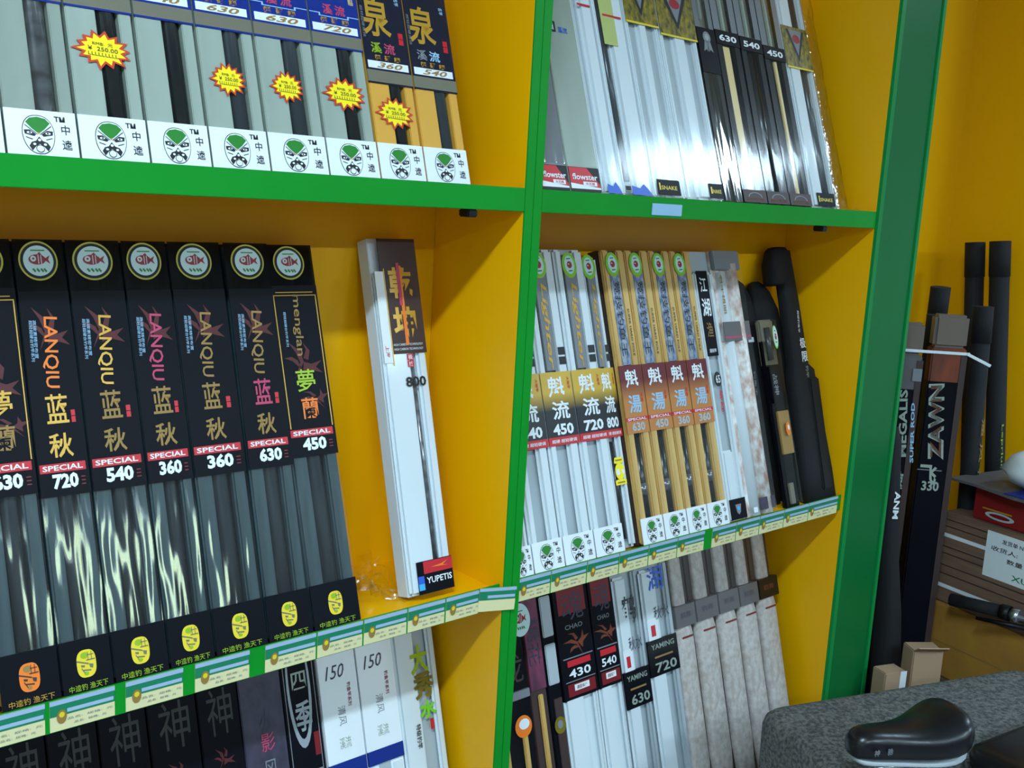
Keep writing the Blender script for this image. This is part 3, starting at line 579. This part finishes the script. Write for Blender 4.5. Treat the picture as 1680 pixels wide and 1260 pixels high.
        P(r, 'grey_band', .001, w-.001, .405, .450, .0035, .0052, 'grey_band', .0004); P(r, 'pink_line', .001, w-.001, .412, .416, .0052, .0056, 'pink'); P(r, 'top_cap', .001, w-.001, L-.045, L, -.008, .0030, 'grey', .002)
        T(r, 'lettering', '名竿精品', w*.24, .515, .09, w*.18, 'tan', rot=-90, z=.0030)
        P(r, 'window_film', .001, w-.001, .002, L-.001, .0056, .0060, 'film'); P(r, 'foot_label', w*.36, w*.94, .012, .040, .0064, .0070, 'purple_grey', .0002); P(r, 'foot_dot', w*.1, w*.25, .01, .022, .0064, .0072, 'white', .0003)

# ---------------------------------------------------------------- black pouches at the right end of the middle shelf
def pouch(label, secs, m, X, lean=.29, Y=.02):
    r = root('rod_pouch', label, 'rod bag', None, X, Y, Z2-LIP+.002, lean)
    LOFT(r, 'pouch_body', [[(p[0], y, p[1]) for p in ring(cx, -.028, 0, a, b, 20, 3)] for (y, cx, a, b) in secs], m)
    return r
r = pouch('soft black rod bag half hidden behind the blotchy box', [(.0, .045, .045, .022), (.1, .045, .047, .024), (.3, .044, .047, .024), (.44, .044, .046, .023), (.51, .038, .044, .020), (.545, .030, .034, .014), (.560, .024, .016, .008)], 'fabric_black', .878, .28, .062)
P(r, 'tag', .028, .05, .40, .412, -.004, -.002, 'white', .0004); T(r, 'lettering', '钓鱼王', .034, .30, .06, .008, 'grey', rot=-92, z=-.0030)
r = pouch('black rod bag with a rounded top behind the clear packed rod', [(.0, .045, .04, .018), (.3, .045, .048, .022), (.42, .044, .050, .022), (.48, .038, .050, .02), (.525, .026, .040, .015), (.545, .020, .026, .010), (.552, .018, .012, .006)], 'fabric_black', .972, .28, .056)
r = root('packed_rod', 'clear packed rod with a long oval sticker and orange dot between the black bags', 'rod', None, .925, .022, Z2-.010, .30)
w = .062
P(r, 'body', .002, w-.002, 0, .41, -.024, -.012, 'black_card', .003); P(r, 'upper_sleeve', .002, w-.002, .345, .46, -.026, -.012, 'olive', .004); P(r, 'clear_sleeve', .001, w-.001, 0, .46, -.0262, -.0008, 'film', .004)
CY(r, 'rod', w*.4, -.010, .36, .44, .008, 'rod_grey'); P(r, 'black_label', w*.05, w*.62, .255, .345, -.012, -.0025, 'black_card', .001); T(r, 'lettering', '战神', w*.34, .30, .05, .018, 'grey', rot=-90, z=-.0022)
P(r, 'kraft_card', w*.25, w*.98, .13, .235, -.012, -.006, 'tan', .001); FLAT(r, 'orange_sticker', 'odot', [(ell(0, 0, .5, .5, 20), 0, 0), (ell(.1, .1, .2, .2, 10), 1, 1)], ['orange', 'white'], w*.66, .190, .018, .034, -.0004)
sk = FLAT(r, 'oval_sticker', 'oval2', OVAL, ['lime', 'disc_white', 'disc_white', 'fish_red', 'logo_green'], w*.72, .415, .020, .058, -.0003)
P(r, 'gold_foot', w*.3, w*.6, .01, .06, -.012, -.006, 'olive', .001)
r = root('rod_bag', 'long black rod bag with a hooded top and white characters, by the yellow side panel', 'rod bag', None, .985, .014, Z2-LIP+.002, .275)
secs = [(0., .088, .064, .022), (.08, .086, .061, .024), (.25, .080, .050, .024), (.33, .080, .046, .022), (.345, .074, .031, .020), (.5, .072, .0285, .018), (.60, .068, .027, .016), (.632, .067, .027, .015)]
LOFT(r, 'bag_body', [[(p[0], y, p[1]) for p in ring(cx, -.026, 0, a, b, 20, 3.5)] for (y, cx, a, b) in secs], 'fabric_black')
LOFT(r, 'bag_hood', [[(p[0], y, p[1]) for p in ring(cx, -.034, 0, a, b, 18, 3)] for (y, cx, a, b) in [(.548, .032, .026, .02), (.556, .036, .032, .022), (.60, .046, .038, .024), (.634, .058, .034, .02), (.642, .062, .028, .014)]], 'fabric_black')
T(r, 'small_print', '超硬钓鱼竿', .074, .452, .055, .008, 'white', rot=-97, z=-.0060, bold=0); T(r, 'lettering', '极', .078, .398, .024, .026, 'white', z=-.0050); T(r, 'lettering', '限', .080, .364, .024, .026, 'white', z=-.0050); T(r, 'lettering', '钓竿', .078, .326, .03, .012, 'grey', rot=-95, z=-.0022); T(r, 'lettering', '竿', .104, .245, .018, .03, 'grey', z=-.0005)
P(r, 'side_pocket', .078, .118, .03, .31, -.008, .003, 'fabric_black', .004)

# ---------------------------------------------------------------- bottom left
LBX = [-.955, -.88, -.805, -.735, -.658, -.582, -.500, -.428, -.348, -.277, -.197, -.116, -.028]
LBL = ['black rod box with a faint character, first from the left on the bottom shelf', 'black rod box with a faint character, second from the left on the bottom shelf', 'black rod box with a faint dark-gold character, under the second price label', 'black rod box with a faint dark-gold character and dim red smear, under the green tape', 'black rod box with white slanted lettering, left of the one beside the purple box', 'black rod box with white slanted lettering, beside the purple-grey box', 'purple-grey rod box with shimmering coloured marks, bottom shelf', 'dark rod box with a silver oval frame and white brush character', 'white rod box with a blue band and pale floral print, left of a pair', 'white rod box with a blue band and pale floral print, right of the pair', 'white rod box with gold and bright green characters, next to the yellow panel']
LBZ = Z3
for i in range(11):
    X0 = LBX[i+1] if True else 0
    X0 = [-.88, -.805, -.733, -.658, -.582, -.500, -.428, -.348, -.277, -.197, -.116][i]; X1 = [-.805, -.733, -.658, -.582, -.500, -.428, -.348, -.277, -.197, -.116, -.018][i]
    w = X1-X0-.0014; lean = .28; L = .615
    r = root('rod_box', LBL[i], 'rod box', 'boxed rods on the bottom left shelf', X0, .015, LBZ-.0004, lean)
    if i < 6:
        body(r, w, L, 'black_card')
        T(r, 'lettering', '神', w*.52, .548, w*.62, .075, 'dim_gold', z=.0006, bold=0)
        FLAT(r, 'flame_print', 'flame3', FLAME, ['flame'], w*.5, .475, w*.5, .035, .0004, 10)
        if i > 2: T(r, 'lettering', 'YAOJING', w*.5, .436, w*.78, .012, 'silver', z=.0006, shear=.3); T(r, 'lettering', '鲤 鲫', w*.55, .415, w*.5, .010, 'grey', z=.0006); T(r, 'number', '540', w*.6, .385, w*.4, .018, 'silver', z=.0006)
    elif i == 6:
        body(r, w, L, 'purple_grey'); P(r, 'window_film', .001, w-.001, .005, L-.005, .0002, .0006, 'film')
        for s, y, m in (('水', .515, 'purple_grey'), ('影', .475, 'pink'), ('风', .43, 'grey'), ('云', .40, 'purple_grey')): T(r, 'lettering', s, w*.55, y, w*.32, .03, m, z=.0010, bold=0)
    elif i == 7:
        body(r, w, L, 'black_card', .004)
        FLAT(r, 'oval_frame', 'ovf', [(ell(0, .3, .5, .8, 28), 0, 0), (ell(0, .38, .40, .76, 28), 1, 1)], ['silver_oval', 'black_card'], w*.47, .508, w*.66, .130, -.0030)
        for a in ((.08, .10, .40, .60), (.90, .92, .40, .60), (.08, .92, .398, .402)): P(r, 'frame_line', w*a[0], w*a[1], a[2], a[3], -.0042, -.0034, 'grey')
        T(r, 'lettering', '季', w*.52, .498, w*.46, .052, 'silver_oval', z=-.0018, bold=.02); T(r, 'lettering', '四', w*.48, .560, w*.4, .03, 'silver', z=-.0018); P(r, 'seal', w*.74, w*.90, .425, .465, -.0042, -.0030, 'dark_red', .0003)
        P(r, 'brown_foot', .001, w-.001, .30, .392, -.0042, -.003, 'brown'); T(r, 'lettering', '鱼', w*.5, .352, w*.4, .02, 'olive_gold', z=-.002)
    elif i in (8, 9):
        body(r, w, L, 'white', .004); P(r, 'card', .001, w-.001, .398, .60, -.0042, -.0006, 'white', .0006)
        T(r, 'lettering', '150', w*.42, .557, w*.5, .024, 'purple_grey', z=.0002, bold=0, shear=.3)
        T(r, 'small_print', '钓鱼竿系列', w*.74, .512, .042, .008, 'dark_red', rot=-92, z=0); T(r, 'lettering', '清风', w*.5, .478, .034, .016, 'grey', rot=-90, z=0, bold=0); T(r, 'small_print', '溪流', w*.5, .43, w*.3, .02, 'silver', z=0, bold=0)
        P(r, 'blue_band', .001, w-.001, .372, .398, -.0042, .0004, 'blue_label', .0004, label='royal blue band across the box')
        P(r, 'foam_rail', .001, w*.3, .002, .37, -.012, -.001, 'white_foam', .005); P(r, 'foam_rail', w*.62, w-.001, .002, .37, -.012, -.001, 'white_foam', .005); P(r, 'slot_floor', w*.3, w*.62, .002, .37, -.0042, -.0036, 'grey_and_shade_foam')
    else:
        body(r, w, L, 'grey_and_shade_foam', .012)
        P(r, 'foam_rail', .001, w*.50, .002, L-.02, -.0122, -.001, 'white_foam', .005); P(r, 'foam_rail', w*.80, w-.001, .002, L-.01, -.0122, -.001, 'white_foam', .005)
        T(r, 'lettering', '大', w*.56, .535, w*.42, .055, 'yellow_green', z=.0006, bold=.03); T(r, 'lettering', '秀', w*.60, .485, w*.48, .05, 'olive_gold', z=.0006, bold=.03); T(r, 'lettering', '水', w*.64, .44, w*.4, .032, 'lime', z=.0008, bold=.04)
        T(r, 'small_print', '特级钓竿', w*.36, .395, .045, .011, 'ink', rot=-92, z=.0006); P(r, 'seal', w*.66, w*.74, .40, .42, -.0008, .0004, 'red', .0002); P(r, 'window_film', .001, w-.001, .002, L-.002, .0010, .0014, 'film')

# ---------------------------------------------------------------- bottom right
RBX = [.105, .205, .252, .292, .398, .474, .562, .668, .745, .832, .916, .997, 1.083]
RBL = ['dark rod box with a half-hidden round fish sticker behind the upright, bottom shelf', 'dark rod box with faded pink print and an orange sticker beside it', 'narrow dark box with grey foam squares, between pink and red boxes', 'white rod box with a red and black label numbered 430', 'white rod box with a red and black label numbered 540, bottom shelf', 'white rod box with a black label numbered 630, bottom right shelf', 'white rod box with a blue brush character and black label numbered 720', 'fluffy pale patterned rod sleeve beside the 720 box', 'fluffy pale patterned rod sleeve, second of the row', 'fluffy pale patterned rod sleeve, middle of the row', 'fluffy pale patterned rod sleeve, fourth of the row', 'fluffy pale patterned rod sleeve with a dark band beside the yellow panel']
for i in range(12):
    X0 = RBX[i]; w = RBX[i+1]-X0-.0014; lean = .28; L = .61
    r = root('rod_box' if i < 7 else 'rod_sleeve', RBL[i], 'rod box' if i < 7 else 'rod sleeve', 'boxed rods on the bottom right shelf' if i < 7 else 'patterned sleeves on the bottom right shelf', X0, .015, Z3-.0004, lean)
    if i == 0:
        body(r, w, L, 'black_card', .008); P(r, 'tray_strip', w*.66, w*.80, .02, .36, -.0082, -.002, 'gold_tray', .002); P(r, 'tray_strip', w*.15, w*.28, .02, .36, -.0082, -.002, 'gold_tray', .002)
        FLAT(r, 'fish_sticker', 'fish3', FISH, ['disc_white', 'disc_white', 'disc_white', 'fish_red', 'logo_green'], w*.93, .552, .056, .068, .0006)
        P(r, 'grey_strap', .002, w-.002, .395, .412, -.008, -.001, 'grey', .001); T(r, 'lettering', '龙', w*.6, .46, w*.5, .06, 'brown', z=.0002, bold=0)
        FLAT(r, 'orange_sticker', 'odot2', [(ell(0, 0, .5, .5, 20), 0, 0), (ell(.05, .1, .32, .24, 12), 1, 1)], ['orange', 'white'], w*1.0-.03, .340, .045, .045, -.0012); P(r, 'window_film', .001, w-.001, .002, L-.002, -.0020, -.0016, 'film')
    elif i == 1:
        body(r, w, L, 'brown', .006); P(r, 'print_card', .001, w-.001, .40, L-.01, -.0062, -.002, 'faded_pink', .001); T(r, 'lettering', '桃花', w*.5, .50, .10, w*.7, 'purple_grey', rot=-92, z=-.0012, bold=0); P(r, 'tray_strip', w*.4, w*.7, .02, .39, -.0062, -.001, 'gold_tray', .002); P(r, 'window_film', .001, w-.001, .002, L-.002, -.0004, 0, 'film')
    elif i == 2:
        body(r, w, L, 'black_card', .004)
        for y in (.40, .50): P(r, 'foam_square', w*.1, w*.9, y, y+.085, -.0042, 0, 'grey_and_shade_foam', .002)
        P(r, 'tray_strip', w*.3, w*.9, .02, .37, -.0042, -.001, 'brown', .001); FLAT(r, 'gold_sticker', 'gdot', [(ell(0, 0, .5, .5, 16), 0, 0), (ell(0, .05, .25, .25, 10), 1, 1)], ['olive_gold', 'grey'], w*.5, .315, .032, .036, .0006)
    elif i in (3, 4):
        body(r, w, L, 'white_foam', .014); P(r, 'foam_rail', w*.02, w*.58, .002, .38, -.0142, -.001, 'white_foam', .006); P(r, 'foam_rail', w*.86, w-.001, .002, .38, -.0142, -.001, 'white_foam', .005)
        P(r, 'main_label', .001, w-.001, .355, L-.002, -.0142, -.0004, 'black_card', .001, label='red and black label with white number')
        P(r, 'red_field', w*.12, w*.9, .535, .60, -.0003, .0001, 'dark_red'); T(r, 'lettering', '魂', w*.52, .55, w*.6, .06, 'purple_grey', z=.0004, bold=0); T(r, 'lettering', 'CHAO', w*.5, .507, w*.5, .01, 'grey', z=.0004)
        FLAT(r, 'flame_print', 'flame4', FLAME, ['rust'], w*.5, .475, w*.56, .065, .0002, 60)
        P(r, 'grey_rule', w*.1, w*.94, .441, .4435, -.0003, .0001, 'grey'); P(r, 'red_tag', w*.2, w*.86, .424, .437, -.0003, .0001, 'red', .0001); T(r, 'number', '430' if i == 3 else '540', w*.52, .409, w*.62, .018, 'white', z=.0004, bold=.02); P(r, 'grey_rule', w*.1, w*.94, .392, .394, -.0003, .0001, 'grey')
        P(r, 'red_field', w*.14, w*.92, .362, .388, -.0003, .0001, 'dark_red'); P(r, 'white_tag', w*.32, w*.74, .372, .385, .0001, .0004, 'white', .0001); T(r, 'lettering', '超硬', w*.53, .3785, w*.3, .008, 'dark_red', z=.0007)
    elif i in (5, 6):
        body(r, w, L, 'grey_and_shade_foam', .014); P(r, 'foam_rail', w*.06, w*.56, .002, L-.03, -.0142, -.001, 'white_foam', .006); P(r, 'foam_rail', w*.80, w-.001, .002, L-.02, -.0142, -.001, 'grey_and_shade_foam', .005)
        y = .318 if i == 5 else .367
        T(r, 'lettering', '鹤' if i == 5 else '湖', w*.52, y+.19, w*.5, .055, 'navy' if i == 5 else 'blue', z=.0002); T(r, 'lettering', '秋水', w*.6, y+.11, w*.5, .03, 'purple_grey', z=.0002, bold=0)
        P(r, 'paper_tag', w*.10, w*.44, y+.052, y+.10, -.0006, -.0001, 'white'); P(r, 'red_seal', w*.2, w*.34, y+.060, y+.085, -.0001, .0003, 'red')
        P(r, 'main_label', .001, w-.001, y-.03, y+.052, -.004, .0004, 'black_card', .0003, label='black label with a silver number')
        T(r, 'lettering', 'YAMING', w*.5, y+.036, w*.76, .012, 'silver', z=.0008); P(r, 'gold_line', w*.2, w*.8, y+.010, y+.014, .0004, .0007, 'tan'); T(r, 'number', '630' if i == 5 else '720', w*.54, y-.012, w*.7, .022, 'silver', z=.0008, bold=.02); P(r, 'window_film', .001, w-.001, .002, L-.002, .0010, .0014, 'film')
    else:
        body(r, w, L, 'brown', .020)
        secs = [(.002, .8), (.1, .95), (.25, .93), (.40, .95), (.43, .80), (.47, .60), (.58, .58), (.605, .5)]
        LOFT(r, 'sleeve', [[(p[0], y, p[1]) for p in ring(w*.5, -.018, 0, w*.47*k, .018*k, 18, 2.4)] for y, k in secs], 'fluff')
        P(r, 'grey_band', .001, w-.001, .425, .475, -.02, .0015, 'grey_band' if i < 11 else 'black_card', .001); P(r, 'red_dash', w*.25, w*.75, .398, .402, -.001, .0008, 'dark_red'); T(r, 'lettering', '鹤舞', w*.5, .452, w*.5, .014, 'rust' if i == 11 else 'purple_grey', z=.0020, bold=0)
        P(r, 'window_film', .001, w-.001, .002, L-.002, .0030, .0034, 'film')

# ================================================================ alcove on the right: rods, cases, cartons
def stand_tube(label, X, Y, ztop, r0, m, lean=(0, 0), cap=None, group=None, z0=0.):
    o = plain_root('rod_tube', label, 'rod tube', (X, Y, z0+.001))
    d = Vector((lean[0], lean[1], ztop-z0)); L = d.length
    o.rotation_mode = 'QUATERNION'; o.rotation_quaternion = Vector((0, 1, 0)).rotation_difference(d)
    CY(o, 'tube', 0, 0, 0, L, r0, m)
    c = CY(o, 'cap', 0, 0, L-.10, L+.004, r0*1.07, cap or m)
    return o
t1 = stand_tube('tallest pair of black rod tubes, the left one of the two', 1.95, -.018, 1.452, .027, 'fabric_black', (0, .156))
t2 = stand_tube('tallest pair of black rod tubes, the right one with pale lettering', 1.955, -.092, 1.46, .028, 'fabric_black', (0, .158))
T(t2, 'lettering', 'Leprlure 钓王', -.018, .80, .26, .02, 'yellow_green', rot=-90, z=.0290, bold=.01)
for t in (t1, t2):
    pass
tt = stand_tube('black rod tube in front of the two tallest tubes', 1.80, -.04, 1.275, .026, 'fabric_black', (0, .06))
T(tt, 'lettering', '渔 风 行', 0, .86, .2, .02, 'tan', rot=-90, z=.0275)
stand_tube('short-topped black tube tilted behind the brown case', 1.80, .165, 1.322, .026, 'fabric_black', (-.068, -.045))
stand_tube('black tube standing behind the leftmost case', 1.61, .160, 1.262, .021, 'fabric_black', (0, .03))
tg = stand_tube('black tube with a grey tag between the two printed cases', 1.70, .090, 1.245, .027, 'fabric_black', (-.008, .01))
P(tg, 'paper_tag', -.016, .016, 1.085, 1.12, .0275, .029, 'grey', .0004)
def case(label, X, Y, w, d, h, rz, topm, bandm, words, num):
    o = plain_root('rod_case', label, 'rod case', (X, Y, .001), rz)
    def box(n, x0, x1, y0, y1, z0, z1, m, bev=.004): return P(o, n, x0, x1, y0, y1, z0, z1, m, bev)
    box('case_body', 0, w, 0, d, 0, h-.18, 'black_card'); box('case_top', .001, w-.001, .001, d-.001, h-.20, h-.09, bandm); box('clear_top', .002, w-.002, .002, d-.002, h-.09, h, topm, .008)
    box('side_edge', w-.018, w+.002, -.0015, d*.5, .0, h-.10, 'brown', .003)
    def tx(n, s, cx, cz, ww, hh, m, rot=0):
        t = T(o, n, s, cx, 0, ww, hh, m, z=0, bold=.03); t.location = (cx, -.0022, cz); t.rotation_euler = (PI/2, math.radians(-rot), 0)
    for a in words: tx('lettering', *a)
    tx('number', num, w*.42, h*.62, w*.5, .028, 'silver')
    box('fine_line', 0, w*.7, -.0012, 0, h*.655, h*.657, 'grey', 0)
    return o
rz = math.radians(-47)
cz1 = case('large black and brown rod case with silver-edged vertical lettering numbered 330', 1.555, .035, .094, .05, 1.262, rz, 'dull_plastic', 'rust', [('ZAWN', .034, .965, .215, .042, 'silver', 96), ('ZAWN', .034, .9652, .205, .030, 'rust', 96), ('飞', .03, .815, .046, .056, 'silver')], '330')
s = P(cz1, 'white_strap', -.075, .10, -.004, -.002, 1.155, 1.163, 'white', .0005, label='white tape strap tied across the case')
s2 = P(cz1, 'strap_tail', .0, .07, -.006, -.004, -.004, .004, 'white', .0005); s2.location = (.125, -.006, 1.145); s2.rotation_euler = (0, math.radians(24), 0)
cz2 = case('narrow black and grey rod case with small white vertical lettering beside the pilaster', 1.497, .094, .062, .05, 1.235, rz, 'dull_plastic', 'grey_band', [('MEGALIS', .028, .955, .19, .022, 'silver', 95), ('速', .034, .79, .026, .055, 'silver'), ('SUPER ROD', .056, .93, .17, .010, 'pale_blue', 95)], '43')
P(cz1, 'paper_tag', -.045, -.020, -.006, -.004, 1.075, 1.11, 'grey', .0005)
r = plain_root('rod_bag', 'black rod bag with small white letters standing against the right edge of the pilaster', 'rod bag', (1.362, .012, .001))
LOFT(r, 'bag_body', [ring(cx, cy, z, a, b, 18, 3) for z, cx, cy, a, b in [(0, .085, -.02, .046, .034), (.2, .080, -.02, .046, .034), (.45, .056, -.01, .038, .032), (.62, .032, .0, .030, .028), (.8, .014, .004, .026, .024), (.93, .010, .006, .020, .018), (.97, .010, .006, .008, .008)]], 'fabric_black')
t = T(r, 'lettering', 'ANM', 0, 0, .075, .015, 'white', z=0, bold=.03); t.location = (.004, -.0265, .765); t.rotation_euler = (PI/2, math.radians(90), math.radians(-42))
# cartons
crz = math.radians(-11)
def carton(name, label, cat, X, Y, z0, z1, dx, dy, m, rz=crz):
    o = plain_root(name, label, cat, (X, Y, z0), rz); P(o, 'carton_body', 0, dx, -dy, 0, 0, z1-z0, m, .004); return o
CX, CYY = 1.70, .020
c0 = carton('carton', 'dark brown carton on the floor at the base of the alcove stack', 'carton', CX+.0, CYY, 0, .205, .33, .44, 'carton')
c1 = carton('carton', 'mustard yellow carton in the stack under the striped brown carton', 'carton', CX, CYY, .206, .42, .33, .45, 'carton_yellow')
P(c1, 'tape', -.0008, 0, -.45, 0, .10, .104, 'tan')
c2 = carton('carton', 'brown carton with white tape and a printed white label, under the red box', 'carton', CX+.01, CYY-.005, .421, .69, .33, .45, 'carton')
P(c2, 'tape', -.001, .0, -.45, 0, .195, .206, 'white', .0002); P(c2, 'tape', -.001, .0, -.45, 0, .045, .056, 'white', .0002)
for z in (.225, .245, .165, .145, .11, .085): P(c2, 'corrugation_line', -.0006, 0, -.45, 0, z, z+.003, 'brown')
l = P(c2, 'shipping_label', -.0016, -.0006, -.36, -.145, .125, .255, 'white', .0002, label='white printed shipping label')
for k, (s, yy, zz, hh) in enumerate((('发货单 NO.', .02, .045, .014), ('收货人:', .05, .02, .014), ('数量 12', .0, -.005, .014), ('XUN', -.02, -.045, .016))):
    t = T(l, 'lettering', s, 0, 0, .08, hh, 'ink' if k < 3 else 'strip_green', z=0, bold=.01); t.location = (-.0009, yy, zz); t.rotation_euler = (PI/2, 0, -PI/2)
c3 = carton('carton', 'flat red box with gold print on top of the striped brown carton', 'box', CX+.01, CYY-.085, .691, .785, .30, .36, 'carton_red')
for z, a, b2, m in ((.036, -.03, -.12, 'gold'), (.074, -.22, -.34, 'gold'), (.05, -.22, -.32, 'grey')): P(c3, 'gold_line', -.001, 0, b2, a, z, z+.004, m)
FLAT(c3, 'oval_print', 'ovp', [(ell(0, 0, .5, .5, 20), 0, 0), (ell(0, 0, .36, .26, 16), 1, 1)], ['grey_and_shade_foam', 'dark_red'], 0, -.08, .09, .022, 0).rotation_euler = (PI/2, 0, -PI/2)
c3.children[-1].location = (-.0012, -.085, .024)
lid = LOFT(None, 'plastic_sheet', [[(0, .0, 0), (.32, 0, 0), (.32, 0, .006), (0, 0, .006)], [(-.012, -.10, .004), (.32, -.1, .004), (.32, -.1, .012), (-.012, -.1, .012)], [(-.02, -.22, 0), (.32, -.22, .0), (.32, -.22, .01), (-.02, -.22, .01)], [(-.01, -.42, .004), (.3, -.42, .004), (.3, -.42, .012), (-.01, -.42, .012)]], 'grey_band', smooth=False)
lid.location = (CX-.005, CYY-.01, .787); lid.rotation_euler = (0, 0, crz); lid['label'] = 'folded grey and blue sheet lying on the red box'; lid['category'] = 'sheet'
P(lid, 'blue_print', -.021, .10, -.40, -.19, .0101, .0125, 'blue_label', .0005)
rg = []
q = random.Random(12)
for k, (z, a) in enumerate(((0, .05), (.02, .085), (.05, .10), (.085, .085), (.10, .05), (.108, .01))): rg.append([(a*math.cos(t)*(1+q.uniform(-.16, .16)), a*math.sin(t)*(1+q.uniform(-.16, .16)), z+q.uniform(-.006, .006)) for t in [2*PI*j/16 for j in range(16)]])
bag = LOFT(None, 'plastic_bag', rg, 'white'); bag.location = (CX+.06, CYY-.245, .803); bag['label'] = 'crumpled white plastic bag on top of the carton stack'; bag['category'] = 'bag'
# small cartons between the pilaster and the rods
sb = plain_root('small_carton', 'small open tan carton standing between the black rod bags', 'carton', (1.38, -.105, .001), math.radians(-35)); P(sb, 'carton_body', 0, .085, 0, .06, 0, .385, 'carton_tan', .003); f = P(sb, 'flap', 0, .085, -.03, .0, .0, .003, 'carton_tan', .0005); f.location = (.0425, -.012, .394); f.rotation_euler = (math.radians(-35), 0, 0)
sb = plain_root('small_carton', 'tan and white box at the foot of the green pilaster', 'carton', (1.30, -.075, .001), math.radians(-20)); P(sb, 'carton_body', 0, .07, 0, .05, 0, .33, 'carton_tan', .003); P(sb, 'white_edge', .050, .071, -.001, .0, 0, .33, 'white', .0003)

# bicycle handlebar in front of the cartons
hb = plain_root('bicycle_handlebar', 'bicycle handlebar end with a black rubber grip in front of the yellow carton', 'handlebar', (1.70, -.50, 0))
def seg(parent, name, p, q, r0, m, r1=None):
    p, q = Vector(p), Vector(q); o = CY(parent, name, 0, 0, 0, (q-p).length, r0, m, r1); o.rotation_mode = 'QUATERNION'; d = q-p
    o.rotation_quaternion = Vector((0, 1, 0)).rotation_difference(d); o.location = (p+q)/2; return o
A, B, Cc, E = Vector((-.10, .414, .476)), Vector((-.10, .275, .488)), Vector((-.105, .19, .492)), Vector((-.15, -.14, .500))
seg(hb, 'grip', A, B, .0175, 'fabric_black'); seg(hb, 'grip_collar', B, B+(Cc-B)*.3, .021, 'black'); seg(hb, 'clamp', B+(Cc-B)*.35, B+(Cc-B)*.6, .019, 'metal'); seg(hb, 'bar', B, E, .0125, 'metal')
seg(hb, 'brake_lever', Vector((-.11, .20, .468)), Vector((-.12, .33, .455)), .007, 'black', .005); seg(hb, 'stem', E, (-.15, -.14, .002), .016, 'metal')

# ================================================================ carpeted bench
bz = .45
pA, pB, pC = Vector((.644, -.118)), Vector((1.34, -.36)), Vector((.446, -.28))
u = (pB-pA).normalized(); vdir = Vector((u.y, -u.x))
Wd, Dp = (pB-pA).length+.05, .33
bench = plain_root('carpeted_bench', 'low bench covered in grey patterned carpet in the lower right foreground', 'bench', (pA.x, pA.y, 0), math.atan2(u.y, u.x))
def rrect(x0, x1, y0, y1, r, n=6):
    out = []
    for cx, cy, a in ((x1-r, y1-r, 0), (x0+r, y1-r, 90), (x0+r, y0+r, 180), (x1-r, y0+r, 270)):
        for k in range(n+1):
            t = math.radians(a+90*k/n); out.append((cx+r*math.cos(t), cy+r*math.sin(t)))
    return out
prof = [(0, .012), (.05, .004), (bz-.03, 0), (bz-.012, .004), (bz-.003, .012), (bz, .03)]
LOFT(bench, 'carpet_cover', [[(x, y, z) for x, y in rrect(ins, Wd-ins, -Dp+ins, -ins, .05)] for z, ins in prof], 'carpet', smooth=True)

# bicycle saddle on its post
sx0 = Vector((.470, -.440)); sx1 = Vector((.760, -.545))
ds = (sx1-sx0).normalized(); sl_ = (sx1-sx0).length
sd = plain_root('bicycle_saddle', 'black glossy bicycle saddle with a pale underside in front of the carpeted bench', 'bicycle saddle', (sx0.x, sx0.y, .002), math.atan2(ds.y, ds.x))
secs = [(0., .012, .572, .545), (.009, .026, .587, .537), (.034, .034, .592, .530), (.085, .038, .586, .524), (.13, .047, .583, .519), (.17, .060, .588, .517), (.205, .070, .602, .520), (.230, .068, .612, .528), (.246, .050, .608, .542), (.252, .022, .594, .562)]
rings = []
for x, hw, zt, zb in secs:
    rg = []
    for i in range(20):
        t = 2*PI*i/20; c, s_ = math.cos(t), math.sin(t); e = 2/2.5
        rg.append((x, hw*math.copysign(abs(c)**e, c), (zt+zb)/2+(zt-zb)/2*math.copysign(abs(s_)**e, s_)))
    rings.append(rg)
LOFT(sd, 'saddle_cover', rings, 'leather', sub=1)
LOFT(sd, 'saddle_shell', [[(x, y, z) for y, z in ((-hw*.96, zb+.008), (hw*.96, zb+.008), (hw*.8, zb-.010), (-hw*.8, zb-.010))] for x, hw, zt, zb in secs[1:-1]], 'shell', sub=1)
for y in (-.02, .02): seg(sd, 'saddle_rail', (.05, y, .517), (.20, y, .512), .004, 'metal')
seg(sd, 'seat_post', (.14, 0, .0), (.145, 0, .512), .014, 'metal')
for x in (.032, .060):
    t = T(sd, 'emblem', '神' if x < .05 else '驰', 0, 0, .012, .013, 'grey', z=0); t.location = (x, -.0365+(-.002 if x > .05 else 0), .560); t.rotation_euler = (PI/2, 0, 0)
    t.location.y -= .001
# dark padded seat in the corner
pad = plain_root('padded_seat', 'dark padded cushion seat in the bottom right corner beside the saddle', 'cushion', (.775, -.515, 0), math.radians(-9))
LOFT(pad, 'cushion', [[(x, y, z) for x, y in rrect(ins, .46-ins, -.34+ins, 0-ins, .03)] for z, ins in ((.455, .012), (.46, .003), (.48, 0), (.495, .005), (.502, .02))], 'leather')
seg(pad, 'post', (.2, -.26, .002), (.2, -.26, .458), .02, 'metal')
